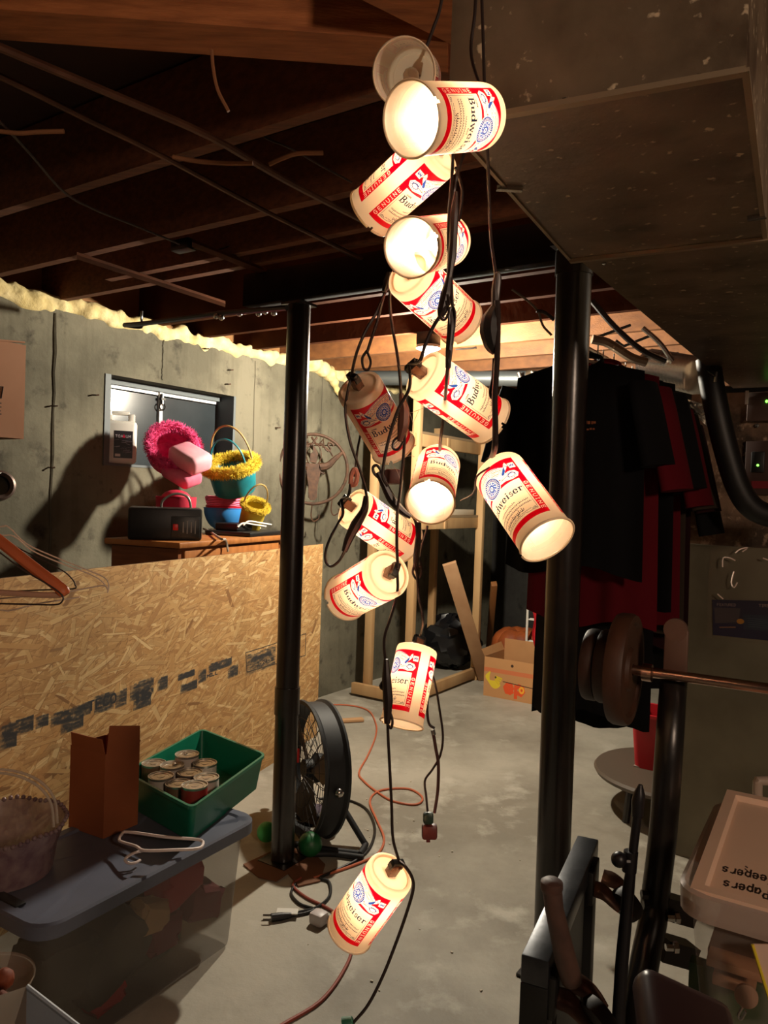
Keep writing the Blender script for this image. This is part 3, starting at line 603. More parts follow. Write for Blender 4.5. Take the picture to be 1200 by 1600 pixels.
for (pc, po, near, dn, roll, lit, lab) in CANS:
    a, b = (po, pc) if near == 'o' else (pc, po)
    pa = P(a[0], a[1], dn); rb_ = ray(*b); q_ = CAM - pa                # farther end at distance LC from the nearer
    A_ = rb_.dot(rb_); B_ = 2 * rb_.dot(q_); C_ = q_.dot(q_) - LC * LC; D_ = B_ * B_ - 4 * A_ * C_
    db = (-B_ + math.sqrt(max(0, D_))) / (2 * A_); pb = CAM + rb_ * db
    op, cl = (pa, pb) if near == 'o' else (pb, pa)
    z = (cl - op).normalized(); mid_ = (op + cl) / 2; nrm = (CAM - mid_); nrm = (nrm - z * nrm.dot(z)).normalized(); rt = z.cross(nrm)
    x = nrm * math.cos(math.radians(roll)) + rt * math.sin(math.radians(roll)); y = z.cross(x)
    src = canL if lit else canU
    o = src if src.name not in used else dup(src); used[src.name] = 1
    mm = Matrix((x, y, z)).transposed(); o.location = mid_; o.rotation_euler = mm.to_euler(); tag(o, lab, 'string light', 'can-shaped shades of the string light')
    SOCK.append(mid_ + z * (LC / 2 + 0.022)); CANPOS.append((mid_, x, y, z))
def near_can(i, off=0.03): return SOCK[i] + CANPOS[i][3] * off

# ------------------------------------------------------------------ the cord of the string
cordT = thing('light_cord', 'dark brown twin cord of the string lights with tied bundles and hanging plugs', 'cord', P(700, 10, 0.95))
HOOK = P(705, -120, 0.92)
def strand(pts, d, r=0.0023, mat=mCord, name='cord_strand', k=6):
    out = [q if isinstance(q, V) else P(q[0], q[1], q[2] if len(q) > 2 else d) for q in pts]
    return MB().tube(smooth(out, k), r, 7, flat=0.75).build(name, mat, cordT)
def bundle(pts, d, rs, mat=mCord): return MB().tube(smooth(pix(pts, d), 5), [np.interp(i, np.linspace(0, (len(pts) - 1) * 5, len(rs)), rs) for i in range((len(pts) - 1) * 5 + 1)], 8).build('tied_bundle', mat, cordT)
strand([HOOK, (690, 0), (677, 44), (662, 85), SOCK[0]], .93)
strand([(752, -60), (753, 0), (755, 60), (757, 130), (760, 190), (762, 240), (764, 300), (767, 370), (774, 425), (777, 470)], .9)
strand([(746, -60), (742, 20), (737, 90), SOCK[1] + (SOCK[1] - P(735, 100, .9)) * .0], .9)
strand([SOCK[1], (728, 236, .92), (716, 268), (710, 300), (708, 350), (707, 390), (705, 430), (697, 470), (690, 492)], .86)
strand([SOCK[2], (706, 280, .9), (702, 330), (701, 380), (704, 420), (706, 460), (707, 500), (703, 540), (699, 580), (694, 640, .98), (688, 690, 1.05), SOCK[7]], .86)
bundle([(713, 300), (710, 330), (708, 372), (706, 400), (701, 440)], .845, [.002, .005, .0045, .005, .003])
bundle([(702, 430), (697, 460), (691, 485), (688, 495)], .845, [.003, .006, .0055, .003])
strand([(699, 460), (702, 474), (695, 482), (688, 494), (694, 500), (701, 488), (697, 470)], .84, .0018)
strand([(690, 490), (676, 512), (664, 540), (655, 565), SOCK[5]], .86)
bundle([(703, 480), (705, 510), (702, 545), (700, 575)], .86, [.002, .0045, .004, .003]); strand([(706, 520), (702, 492), (707, 480), (711, 495), (706, 540)], .858, .002)
strand([SOCK[5], (640, 605), (622, 640), (609, 680), (601, 715), (598, 745), (606, 760)], .93)
strand([SOCK[3], (716, 350, .95), (722, 300, .95), (712, 262, .92)], .93)
strand([SOCK[4], (612, 432), (604, 452), (588, 488), (570, 520), (557, 552), SOCK[6]], 1.0)
strand([(607, 430), (600, 460), (590, 500), (580, 530), (573, 552)], 1.0); strand([(573, 548), (566, 560), (568, 575), (575, 578), (579, 565), (573, 548)], 1.0, .002)
strand([(611, 430), (609, 470), (613, 510), (620, 550), (625, 590), (628, 640), (632, 680), (629, 730), (625, 770), (621, 800), (620, 850), (621, 878), SOCK[10]], .985)
bundle([(609, 426), (606, 440), (600, 456)], .99, [.004, .006, .003])
bundle([(627, 615), (631, 640), (630, 665), (624, 690)], .975, [.003, .007, .0075, .003], M('cord_pinkish', (104, 66, 54), 0.5)); strand([(628, 680), (616, 688), (614, 700), (622, 702), (630, 690)], .975, .0018)
strand([SOCK[6], (541, 625), (540, 650), (547, 690), (558, 722), (568, 752), (573, 780), (568, 800)], 1.04)
strand([(563, 680), (559, 700), (556, 725), (554, 745)], 1.12, .002)
bundle([(572, 775), (569, 797), (556, 820), (545, 842), (538, 862)], 1.06, [.0035, .0055, .0075, .006, .004])
strand([(538, 862), (530, 876), (518, 885), (509, 878), (509, 860), (517, 838), (529, 816), (536, 802), SOCK[9], (544, 775), (548, 755)], 1.1)
MB().tube(smooth(pix([(548, 756), (549, 742), (554, 733), (558, 742), (555, 756), (548, 758)], 1.1), 5), .0036, 7).build('wire_nut', M('cord_pink', (214, 140, 116), 0.6), cordT)
bundle([(590, 738), (600, 757), (612, 780), (628, 798), (642, 808)], 1.0, [.003, .005, .0062, .005, .003]); strand([(598, 752), (585, 740), (583, 730), (590, 728), (600, 745), (606, 762)], 1.0, .0022)
q = MB(); c = P(614, 745, 1.02); q.box(c, (.024, .018, .02), (RT, fw, UP), bev=.004); q.build('cord_tag', M('tag_maroon', (96, 58, 52), 0.5), cordT)
strand([(636, 800), (648, 812), (652, 840), (650, 880), (652, 900), (655, 935), (661, 970), SOCK[11]], 1.08)
bundle([(655, 815), (653, 845), (650, 875), (651, 892)], 1.09, [.003, .0045, .0042, .003]); strand([(648, 880), (645, 895), (652, 905), (659, 893), (655, 870)], 1.09, .002)
strand([(668, 822, 1.15), (663, 840, 1.14), (657, 862, 1.12), (655, 885, 1.1)], 1.1, .0022)
strand([SOCK[10], (621, 925), (612, 960), (602, 990), (600, 1010), (603, 1040), (606, 1090), (606, 1140), (609, 1200), (612, 1260), (614, 1310), SOCK[12]], 1.0)
bundle([(603, 1030), (604, 1060), (606, 1095), (605, 1130)], .995, [.003, .006, .0065, .004]); strand([(606, 1105), (613, 1125), (611, 1138), (606, 1132)], .995, .002); bundle([(604, 1058), (598, 1072), (603, 1078)], 1.0, [.002, .005, .002])
strand([SOCK[12], (634, 1355), (644, 1372), (645, 1392), (634, 1430), (618, 1475), (598, 1525), (575, 1570), (552, 1598)], 1.0)
mPlugG = M('plug_green', (26, 52, 40), 0.45); mPlugR = M('plug_maroon', (88, 34, 30), 0.45)
q = MB(); q.tube([P(552, 1597, 1.0), P(538, 1603, 1.0)], [.007, .011], 10); q.build('plug', M('plug_teal', (30, 96, 74), 0.5), cordT)
strand([SOCK[11], (668, 1030, 1.22), (680, 1070), (687, 1110), (692, 1150), (688, 1180), (676, 1202), (664, 1220), (666, 1245), (668, 1268)], 1.2, .0022)
strand([(672, 1060), (668, 1095), (668, 1118), (671, 1132), (679, 1138)], 1.2, .0024); MB().tube(pix([(676, 1140), (678, 1148)], 1.2), .0035, 7).build('bare_contact', mSteel, cordT)
strand([(677, 1146), (681, 1170), (685, 1195), (684, 1235), (679, 1270)], 1.2, .003, M('cord_maroon', (62, 34, 28), 0.5))
q = MB(); c = P(669, 1278, 1.2); q.box(c, (.016, .014, .018), (RT, fw, UP), bev=.004); q.build('plug', mPlugG, cordT)
q = MB(); c = P(671, 1299, 1.2); q.box(c, (.024, .018, .022), (RT, fw, UP), bev=.004); q.box(P(669, 1312, 1.2), (.006, .006, .006), (RT, fw, UP)); q.build('plug', mPlugR, cordT)
q = MB(); q.tube(smooth(pix([(720, 782, 1.02), (740, 770, .95), (745, 745, .9), (765, 730, .9)], 1), 5), .0012, 5).build('tie_wire', mPlugR, cordT)
bundle([(775, 428), (773, 452), (773, 475), (771, 488)], .885, [.002, .004, .004, .006]); strand([(777, 470), (780, 440), (779, 428), (776, 432), (776, 470)], .885, .003)
bundle([(773, 478), (767, 498), (765, 518), (769, 540), (774, 552)], .885, [.004, .0105, .0115, .009, .004], M('tape_black', (20, 15, 14), 0.55))
strand([(777, 470), (778, 500), (777, 550), (775, 590), (773, 625), (774, 660), (773, 700), SOCK[8]], .88, .0042)
strand([(772, 560), (770, 590), (766, 612), (769, 622), (774, 612)], .885, .0022)
# ================================================================== LEFT SIDE: BOARD, CABINET, TOTE
ZH = 1.19
oA = onz(0, 904, ZH); oB = onz(505, 850, ZH); oB.z = oA.z = 0; od = (oB - oA).normalized(); on_ = V((od.y, -od.x, 0)); OSBAX = (od, on_, ZX)
oS = oA - od * 1.4; oL = (oB - oS).length
def osb_canvas():
    W, Hh = 2048, 1024; cv = Canvas(W, Hh, (200, 156, 102)); r = random.Random(5)
    pal = [(206, 164, 108), (220, 184, 128), (190, 146, 92), (200, 156, 100), (230, 198, 144), (178, 132, 82), (212, 172, 116), (196, 150, 94)]
    for i in range(7500):
        x, y = r.uniform(0, W), r.uniform(0, Hh); l = r.uniform(14, 58); w_ = r.uniform(2.5, 10); a = r.gauss(0.35, 0.75); c, s_ = math.cos(a), math.sin(a)
        pts = [(-l, -w_ * .6), (l * .8, -w_), (l, w_ * .7), (-l * .9, w_)]; p = [(x + c * px - s_ * py, y + s_ * px + c * py) for px, py in pts]
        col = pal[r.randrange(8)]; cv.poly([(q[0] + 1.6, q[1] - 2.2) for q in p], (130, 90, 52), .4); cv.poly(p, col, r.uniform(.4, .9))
        if r.random() < .012: cv.poly(p, (124, 84, 50), .7)
    def at(s_, z): return (s_ / oL * W, z / ZH * Hh)
    def rect(s0, z0, s1, z1, al=.62, c=(52, 52, 54)):
        n = int(70 * (s1 - s0) / .1) + 4
        cv.poly([at(s0, z0), at(s1, z0), at(s1, z1), at(s0, z1)], c, al * .45)
        for _ in range(n):
            a = r.uniform(s0, s1); b = r.uniform(z0, z1); l = r.uniform(.01, .05); cv.poly([at(a, b), at(min(s1, a + l), b), at(min(s1, a + l), b + .008), at(a, b + .008)], c, al * r.uniform(.4, .9))
    def sz2(xa, xb, ya, yb): m_ = (xa + xb) / 2; return onplane(xa, (ya + yb) / 2, oB, on_), onplane(xb, (ya + yb) / 2, oB, on_), onplane(m_, yb, oB, on_).z, onplane(m_, ya, oB, on_).z
    def sz(px, py): p = onplane(px, py, oB, on_); return (p - oS).dot(od), p.z
    # ink-stamped grade marks along one line: worn blocks and a boxed stamp
    for (x0, y0, x1, y1) in ((0, 1128, 52, 1150), (0, 1152, 26, 1170), (80, 1108, 142, 1126), (95, 1124, 130, 1142), (147, 1085, 178, 1112), (203, 1066, 240, 1090), (208, 1088, 236, 1106), (278, 1052, 304, 1060), (282, 1068, 308, 1080), (326, 1034, 362, 1046), (356, 1042, 372, 1058), (180, 1080, 198, 1104), (246, 1060, 262, 1078), (310, 1046, 322, 1066), (56, 1120, 76, 1136)):
        pa, pb, za, zb_ = sz2(x0, x1, y0, y1); rect((pa - oS).dot(od), za, (pb - oS).dot(od), zb_)
    for (x0, y0, x1, y1) in ((384, 1018, 430, 1048), (392, 1024, 424, 1030)): pa, pb, za, zb_ = sz2(x0, x1, y0, y1); rect((pa - oS).dot(od), za, (pb - oS).dot(od), zb_, .4)
    bx = [sz(384, 1020), sz(478, 990), sz(477, 1024), sz(386, 1050), sz(384, 1020)]
    cv.line([at(*p) for p in bx], 4, (40, 40, 42), .8)
    draw_text(cv, '2-24-16', at(*sz(415, 1036)), (.96, .0), (0, 1), 11, 16, 4, (48, 48, 50)); draw_text(cv, '116', at(*sz(222, 1094)), (1, 0), (0, 1), 22, 34, 10, (50, 50, 52)); draw_text(cv, 'TECO', at(*sz(160, 1104)), (1, 0), (0, 1), 15, 30, 6, (50, 50, 52)); draw_text(cv, 'MILL', at(*sz(332, 1056)), (1, 0), (0, 1), 10, 12, 4, (50, 50, 52))
    return cv.image('osb_print')
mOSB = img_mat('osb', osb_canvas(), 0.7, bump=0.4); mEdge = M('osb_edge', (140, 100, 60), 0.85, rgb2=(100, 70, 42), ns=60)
q = MB(); th = .011
q.add([oS, oS + od * oL, oS + od * oL + ZX * ZH, oS + ZX * ZH], [(0, 1, 2, 3)], 0, [[(0, 0), (1, 0), (1, 1), (0, 1)]])
bk = -on_ * th; c4 = [oS, oS + od * oL, oS + od * oL + ZX * ZH, oS + ZX * ZH]
q.add(c4 + [p + bk for p in c4], [(7, 6, 5, 4), (0, 4, 5, 1), (1, 5, 6, 2), (2, 6, 7, 3), (3, 7, 4, 0)], 1)
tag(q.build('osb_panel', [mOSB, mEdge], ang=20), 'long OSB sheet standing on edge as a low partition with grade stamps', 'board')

# cabinet behind the board
mCab = M('cabinet_wood', (132, 78, 42), 0.45, rgb2=(104, 58, 30), ns=5, stretch=(1, 1, 8)); mCabTop = M('cabinet_top_wood', (178, 116, 62), 0.4, rgb2=(150, 92, 46), ns=4, stretch=(1, 6, 1))
zc = 1.26; cc = onz(281, 848, zc); cl_, cw = 1.0, 0.42; CBX, CAX = on_, od; CROOM = (CBX, CAX, ZX); c0 = cc - CBX * (cw / 2) + CAX * (cl_ / 2)
cab = thing('wooden_cabinet', 'brown wooden cabinet behind the OSB board, loaded with baskets', 'cabinet', V((c0.x, c0.y, 0)))
MB().box(V((c0.x, c0.y, zc - .014)), (cw, cl_, .028), CROOM, bev=.006).build('top', mCabTop, cab)
MB().box(V((c0.x, c0.y, (zc - .028) / 2)), (cw - .05, cl_ - .05, zc - .028), CROOM).build('body', mCab, cab)
for i in range(3):
    z = zc - .12 - i * .2; q = MB(); q.box(V((c0.x, c0.y, z)) + CBX * (cw / 2 - .022), (.016, cl_ - .12, .16), CROOM, bev=.004); d_ = q.build('drawer', mCabTop, cab)
    for k in (-.22, .22): q = MB(); q.ball(V((c0.x, c0.y, z)) + CBX * (cw / 2 - .006) + CAX * k, .011, 6); q.build('knob', mCab, d_)
def onc(px, py, z=zc): return onz(px, py, z)
# white jug on the sill
mJug = M('jug_white', (226, 222, 214), 0.4); jp = onwall(187, 729, -.02); jp.z = WZ0 + .013
jug = thing('plastic_jug', 'white plastic jug with dark label on the window sill', 'jug', jp); JA = (V((.93, .367, 0)), V((-.367, .93, 0)), ZX)
q = MB(); q.box(jp + ZX * .115, (.165, .11, .23), JA, bev=.022, seg=3); q.box(jp + ZX * .245 - JA[0] * .062, (.042, .075, .03), JA, bev=.01); q.box(jp + ZX * .272 - JA[0] * .005, (.10, .034, .02), JA, bev=.008); q.box(jp + ZX * .245 + JA[0] * .055, (.034, .04, .05), JA, bev=.008); q.build('jug_body', mJug, jug)
q = MB(); q.lathe([(.022, 0), (.022, .022), (.018, .026), (.001, .026)], 14, Matrix.Translation(jp + ZX * .26 - JA[0] * .062)); q.build('cap', mJug, jug)
cv = Canvas(160, 220, (34, 30, 36)); r_ = random.Random(2)
for _ in range(26): a, b = r_.uniform(0, 120), r_.uniform(40, 150); cv.line([(a, b), (a + r_.uniform(10, 60), b + r_.uniform(-14, 14))], r_.uniform(1, 4), r_.choice([(120, 120, 140), (190, 190, 205), (70, 60, 80)]), .8)
draw_text(cv, 'ToAMAX', (80, 168), (1, 0), (0, 1), 13, 20, 4, (206, 196, 200)) if False else draw_text(cv, 'TOA', (44, 166), (1, 0), (0, 1), 16, 20, 4, (200, 190, 196)); cv.poly([(70, 164), (84, 196), (98, 164)], (196, 30, 70)); draw_text(cv, 'UM', (122, 166), (1, 0), (0, 1), 16, 20, 4, (190, 180, 186)); cv.poly([(12, 12), (58, 12), (58, 34), (12, 34)], (220, 215, 210))
q = MB(); a = jp - JA[1] * .0558 + ZX * .03 - JA[0] * .035; q.add([a, a + JA[0] * .095, a + JA[0] * .095 + ZX * .145, a + ZX * .145], [(0, 1, 2, 3)], 0, [[(0, 0), (1, 0), (1, 1), (0, 1)]]); q.build('label', img_mat('jug_label', cv.image('jug_print'), .4), jug)

# fuzzy helper
def fur(mb, base_pts, l, n, thick=.0016, mi=0):
    for _ in range(n):
        p, d_ = base_pts(); d_ = (d_ + V((random.gauss(0, .5), random.gauss(0, .5), random.gauss(0, .5)))).normalized(); k = d_.orthogonal().normalized() * thick * 1.6
        mb.add([p - k, p + k, p + d_ * l * random.uniform(.6, 1.2)], [(0, 1, 2)], mi)
def basket_mb(c, r, h, flare=1.25, n=28, ax=ZX):
    R = ax.to_track_quat('Z', 'Y').to_matrix().to_4x4(); Mx = Matrix.Translation(c) @ R
    q = MB(); q.lathe([(.001, 0), (r / flare, 0), (r / flare * 1.08, h * .1), (r, h), (r * .96, h), (r / flare, .006), (.001, .006)], n, Mx); return q, Mx
def torus_fur(c, R_, r_, Mx, l, n):
    def f():
        a = random.uniform(0, 6.2832); b = random.uniform(0, 6.2832); d_ = Mx.to_3x3() @ V((math.cos(a) * math.cos(b), math.sin(a) * math.cos(b), math.sin(b))); ctr = Mx @ V((R_ * math.cos(a), R_ * math.sin(a), c)); return ctr + d_ * r_, d_
    return f
def fur_basket(name, loc, axd, r, h, mBody, mFur, label, lining=None):
    t = thing(name, label, 'basket', loc); q, Mx = basket_mb(loc, r, h, ax=axd); q.build('body', mBody, t)
    q = MB(); ring = [Mx @ V((r * math.cos(6.2832 * i / 24), r * math.sin(6.2832 * i / 24), h)) for i in range(24)]; q.tube(ring, r * .17, 8, True); fur(q, torus_fur(h, r, r * .16, Mx, .02, 0), r * .17, 4200, r * .012); stuff(q.build('fur_trim', mFur, t))
    return t, Mx
mPink = M('pink_fur', (244, 96, 156), 0.9, rgb2=(206, 50, 112), ns=30); mPinkP = M('pink_fabric', (230, 120, 150), 0.8, rgb2=(212, 96, 128), ns=14); mHot = M('hot_pink', (196, 20, 60), 0.7)
mYel = M('yellow_fur', (222, 196, 60), 0.9, rgb2=(196, 166, 36), ns=30); mTeal = M('teal_satin', (28, 140, 150), 0.45, rgb2=(18, 104, 116), ns=10); mGold = M('gold_handle', (176, 146, 84), 0.6); mRedP = M('red_plastic', (200, 22, 44), 0.4)
def onit(px, py, d): return P(px, py, d)
zt = zc
# pink fuzzy basket, tipped towards us, standing on a hot pink bucket
b0 = onc(262, 806); b0 = onc(264, 832) - BX * 0.0
pk = P(283, 715, 4.17); axp = (V((.45, -.75, .5))).normalized()
t, Mx = fur_basket('fuzzy_basket', P(262, 718, 4.12), axp, .125, .13, mPink, mPink, 'pink fuzzy basket tipped on its side against the dark window')
t = thing('gift_bag', 'pale pink folded fabric bag hanging out of the fuzzy pink basket', 'bag', P(285, 700, 4.05))
ba = (V((.86, -.42, -.42))).normalized(); bb = ba.cross(V((.3, -.6, 1))).normalized(); bc = bb.cross(ba).normalized(); bc = bc if bc.z > 0 else -bc
MB().box(P(297, 716, 3.98), (.20, .15, .10), (ba, bb, bc), 0, .03, 3).build('bag_body', M('pale_pink', (240, 178, 190), .7, rgb2=(228, 142, 162), ns=9), t)
MB().box(P(284, 742, 3.98), (.19, .13, .07), (ba, bb, bc), 0, .025, 3).build('bag_fold', mPinkP, t)
def bowl(loc, r0, r1, h, mat, name, label, cat='bowl'):
    q = MB(); q.lathe([(.001, .0), (r0, 0), (r0 * 1.02, .006)] + [(r0 + (r1 - r0) * math.sin(math.pi / 2 * k / 6) , .006 + (h - .006) * (1 - math.cos(math.pi / 2 * k / 6)) ** .8) for k in range(1, 7)] + [(r1 * 1.03, h + .002), (r1 * 1.03, h - .004 + .008), (r1 * .97, h)] + [((r0 + (r1 - r0) * math.sin(math.pi / 2 * k / 6)) * .97, .008 + (h - .008) * (1 - math.cos(math.pi / 2 * k / 6)) ** .8) for k in range(5, 0, -1)] + [(.001, .009)], 36, Matrix.Translation(loc))
    return tag(q.build(name, mat), label, cat)
mBlueB = M('blue_bowl', (58, 134, 206), 0.35); mWhiteP = M('white_plate', (224, 220, 210), .4)
bl = onc(349, 831); bl.z = zc
plate = MB(); plate.lathe([(.001, 0), (.06, 0), (.085, .012), (.085, .016), (.055, .008), (.001, .008)], 28, Matrix.Translation(bl)); tag(plate.build('saucer', mWhiteP), 'white dish under the blue bowl on the cabinet', 'dish')
bz = bl + ZX * .0165
bowl(bz, .055, .115, .12, mBlueB, 'mixing_bowl', 'bright blue plastic bowl on the cabinet, holding a red and a pink one')
bowl(bz + ZX * .016, .05, .104, .114, mRedP, 'mixing_bowl', 'red plastic bowl nested in the blue bowl')
pb_ = bz + ZX * .035; t = thing('ribbon_basket', 'pink ribbon-wrapped basket sitting in the nested red and blue bowls', 'basket', pb_)
q, Mx = basket_mb(pb_, .105, .155, 1.35); q.build('body', mPinkP, t)
for k in range(5): q = MB(); zz = .10 + k * .012; rr = .105 * (1 / 1.35 + (1 - 1 / 1.35) * zz / .155) + .003; q.tube([pb_ + V((rr * math.cos(6.2832 * i / 30), rr * math.sin(6.2832 * i / 30), zz + .004 * math.sin(i * .8 + k))) for i in range(30)], .0045, 5, True); q.build('ribbon_band', mPinkP, t)
q = MB(); q.ball(pb_ + V((0, 0, .13)), .06, 8, (1.2, 1, .7)); q.build('purple_filling', M('purple_tissue', (92, 52, 110), .8), t)
hb = P(274, 822, 3.86); hb.z = zc
t = thing('toy_bucket', 'hot pink bucket standing behind the black boxy device on the cabinet', 'bucket', hb); q, Mx = basket_mb(hb, .10, .20, 1.2); q.build('body', mHot, t); q = MB(); q.ball(hb + ZX * .19, .075, 8, (1, 1, .6)); q.build('filling', mHot, t)
# yellow and teal basket on a yellow one, right of the bowls
yb = P(386, 826, 4.32); yb.z = zc; ya = yb
t, Mx = fur_basket('easter_basket', ya, (V((.35, -.5, 1))).normalized(), .07, .19, M('yellow_felt', (206, 178, 50), .9), mYel, 'yellow fuzzy basket standing lowest at the right end of the cabinet'); q = MB(); hp = [Mx @ V((.07 * math.cos(a), .012, .19 + .13 * math.sin(a))) for a in np.linspace(0, math.pi, 16)]; q.tube(hp, .0045, 6); q.build('handle', mGold, t)
y2 = P(368, 768, 4.32); axy = V((-.12, -.42, 1)).normalized()
t, Mx = fur_basket('easter_basket', y2, axy, .135, .16, mTeal, mYel, 'teal basket with yellow fuzzy rim and tall arched handles, upper right')
q = MB(); q.lathe([(.001, .10), (.10, .102), (.128, .155)], 24, Mx); q.build('lining', mTeal, t)
for (rw, hh, off, mt) in ((.125, .24, .02, mGold), (.105, .18, -.03, mTeal)):
    q = MB(); hp = [Mx @ V((rw * math.cos(a), off, .14 + hh * math.sin(a) ** .8)) for a in np.linspace(0.02, math.pi - .02, 24)]; q.tube(hp, .006, 6); q.build('handle', mt, t)
# black battery charger with carrying handle and red clips
ch = onc(250, 842); ch.z = zc; chc = cc - CBX * .20 + CAX * .16; chc.z = zc
t = thing('electric_device', 'black boxy electric device with red button and wire handle on the cabinet', 'device', chc); CA = (V((.96, .28, 0)), V((-.28, .96, 0)), ZX)
MB().box(chc + ZX * .075, (.33, .20, .15), CA, bev=.012).build('case', mBlack, t)
fr = chc - CA[1] * .101 + ZX * .062
q = MB(); q.box(fr + CA[0] * .09, (.13, .006, .10), CA, bev=.003); q.build('front_panel', M('panel_grey', (58, 60, 60), .4, rgb2=(34, 36, 36), ns=40), t)
q = MB(); q.box(fr + CA[0] * .045 - CA[1] * .005, (.024, .008, .03), CA, bev=.003); q.build('red_button', M('button_red', (220, 40, 36), .4), t)
for k in range(4): q = MB(); q.box(fr + CA[0] * (.08 + k * .018) - CA[1] * .004, (.005, .005, .05 + .01 * (k % 2)), CA); q.build('scale_mark', M('mark_grey', (150, 150, 150), .5), t)
q = MB(); q.tube(smooth([chc + ZX * .13 + CA[0] * x + ZX * z for x, z in ((-.02, -.005), (-.015, .05), (.04, .085), (.10, .07), (.12, .0))], 5), .006, 7); q.build('handle', M('handle_grey', (120, 118, 112), .4, .5), t)
q = MB(); q.tube(smooth([chc + ZX * .135 + CA[0] * x - CA[1] * y for x, y in ((-.14, .02), (-.06, .06), (.03, .03), (.1, .07), (.14, .01))], 5), .005, 6); q.build('clamp_cable', mBlack, t)
tr = onc(408, 832); tr.z = zc; trc = cc + CAX * .80 - CBX * .15; trc.z = zc
t = thing('tray_of_cables', 'black tray with white cable ends on the cabinet beside the bowls', 'tray', trc)
MB().box(trc + ZX * .012, (.28, .36, .024), CROOM, bev=.005).build('tray', mBlack, t); MB().box(trc + ZX * .0445 - CBX * .04 - CAX * .05, (.14, .16, .04), CROOM, bev=.008).build('black_box', mBlack, t)
for k in range(3): q = MB(); q.tube(smooth([trc + ZX * (.035 + .012 * k) + BX * (.02 + .04 * k) + AX * x + ZX * z for x, z in ((-.12, 0), (-.08, .02), (0, .012), (.1, .0))], 5), .005, 6); q.build('white_cable', mWhiteP, t)
tag(MB().tube(smooth([onc(318, 826, zc + .01), onc(330, 832, zc + .012), onc(345, 842, zc + .012), cc + CAX * .36 + CBX * .008 + ZX * -.004, cc + CAX * .38 + CBX * .010 - ZX * .06], 5), .006, 6).build('power_cord', M('cord_grey', (170, 160, 146), .5)), 'pale cord trailing over the front edge of the cabinet', 'cord')

# rusty star medallion with lettering on the far part of the left wall
mc = P(489.5, 733, 5.26); RW = .238; mx_ = V((.97, .243, 0)).normalized(); mn = V((mx_.y, -mx_.x, 0)); t = thing('wall_medallion', 'round rusty iron TEXAS medallion with longhorn skull hung on the concrete wall', 'wall decoration', mc)
def mp(x, y): return mc + mx_ * (x * RW) + ZX * (y * RW)
MB().tube([mp(math.cos(a), math.sin(a)) for a in np.linspace(0, 6.2832, 49)[:-1]], .011, 8, True).build('ring', mRust, t)
MB().tube([mp(.62 * math.cos(a), .62 * math.sin(a) + .12) for a in np.linspace(.45, 2.69, 20)], .006, 6).build('inner_arc', mRust, t)
for i, ch_ in enumerate('TEXAS'):
    a = math.pi / 2 + (2 - i) * .30; o = V((.79 * math.cos(a), .79 * math.sin(a) + .01)); ex = V((math.sin(a), -math.cos(a))); ey = V((math.cos(a), math.sin(a)))
    q = MB()
    for pl in GL[ch_]:
        ps = [mp(*(o + ex * ((x - .5) * .17) + ey * ((y - .5) * .24))) for x, y in pl]; q.tube(ps, .008, 5)
    q.build('letter', mRust, t)
q = MB(); q.prism([(-.24 * RW, .16 * RW), (.24 * RW, .16 * RW), (.2 * RW, -.1 * RW), (.13 * RW, -.5 * RW), (.12 * RW, -.82 * RW), (.05 * RW, -.9 * RW), (-.05 * RW, -.9 * RW), (-.12 * RW, -.82 * RW), (-.13 * RW, -.5 * RW), (-.2 * RW, -.1 * RW)], mc, mx_, ZX, mn, .016); q.build('skull', mRust, t, ang=30)
for sx in (-1, 1):
    q = MB(); q.tube(smooth([mp(sx * .18, .06), mp(sx * .42, .12), mp(sx * .62, .32), mp(sx * .84, .52)], 5), [.030, .029, .028, .027, .026, .025, .024, .022, .021, .02, .018, .017, .015, .013, .012, .01][:16], 8); q.build('horn', mRust, t)
    q = MB(); q.tube([mp(sx * .18, -.06), mp(sx * .3, -.12), mp(sx * .34, -.1)], .007, 5); q.build('ear', mRust, t)
q = MB(); q.tube([mp(.22 * math.cos(a), .32 * math.sin(a) + .42) for a in np.linspace(0, 6.2832, 25)[:-1]], .004, 5, True); q.build('small_oval', mRust, t)
q = MB(); q.prism([(-.12 * RW, .2 * RW), (.08 * RW, .18 * RW), (.12 * RW, .45 * RW), (.03 * RW, .62 * RW), (-.04 * RW, .7 * RW), (-.03 * RW, .5 * RW), (-.1 * RW, .44 * RW)], mc, mx_, ZX, mn, .012); q.build('rider', mRust, t, ang=30)
for x in (-.58, .0, .58): q = MB(); y0 = -math.sqrt(1 - x * x); q.tube(smooth([mp(x, y0), mp(x - .02, y0 - .35), mp(x + .06, y0 - .5), mp(x + .2, y0 - .42), mp(x + .2, y0 - .3)], 4), .005, 5); q.build('coat_hook', mRust, t)
for k in (0, 1): q = MB(); a = mp((-.7, .7)[k], .72); q.tube([a, a - mn * .012 + mx_ * (.01), onplane(0, 0, a, AX) if False else a - BX * ((a - WALLP).dot(BX) - .002)], .004, 5); q.build('hanger_nail', mRust, t)

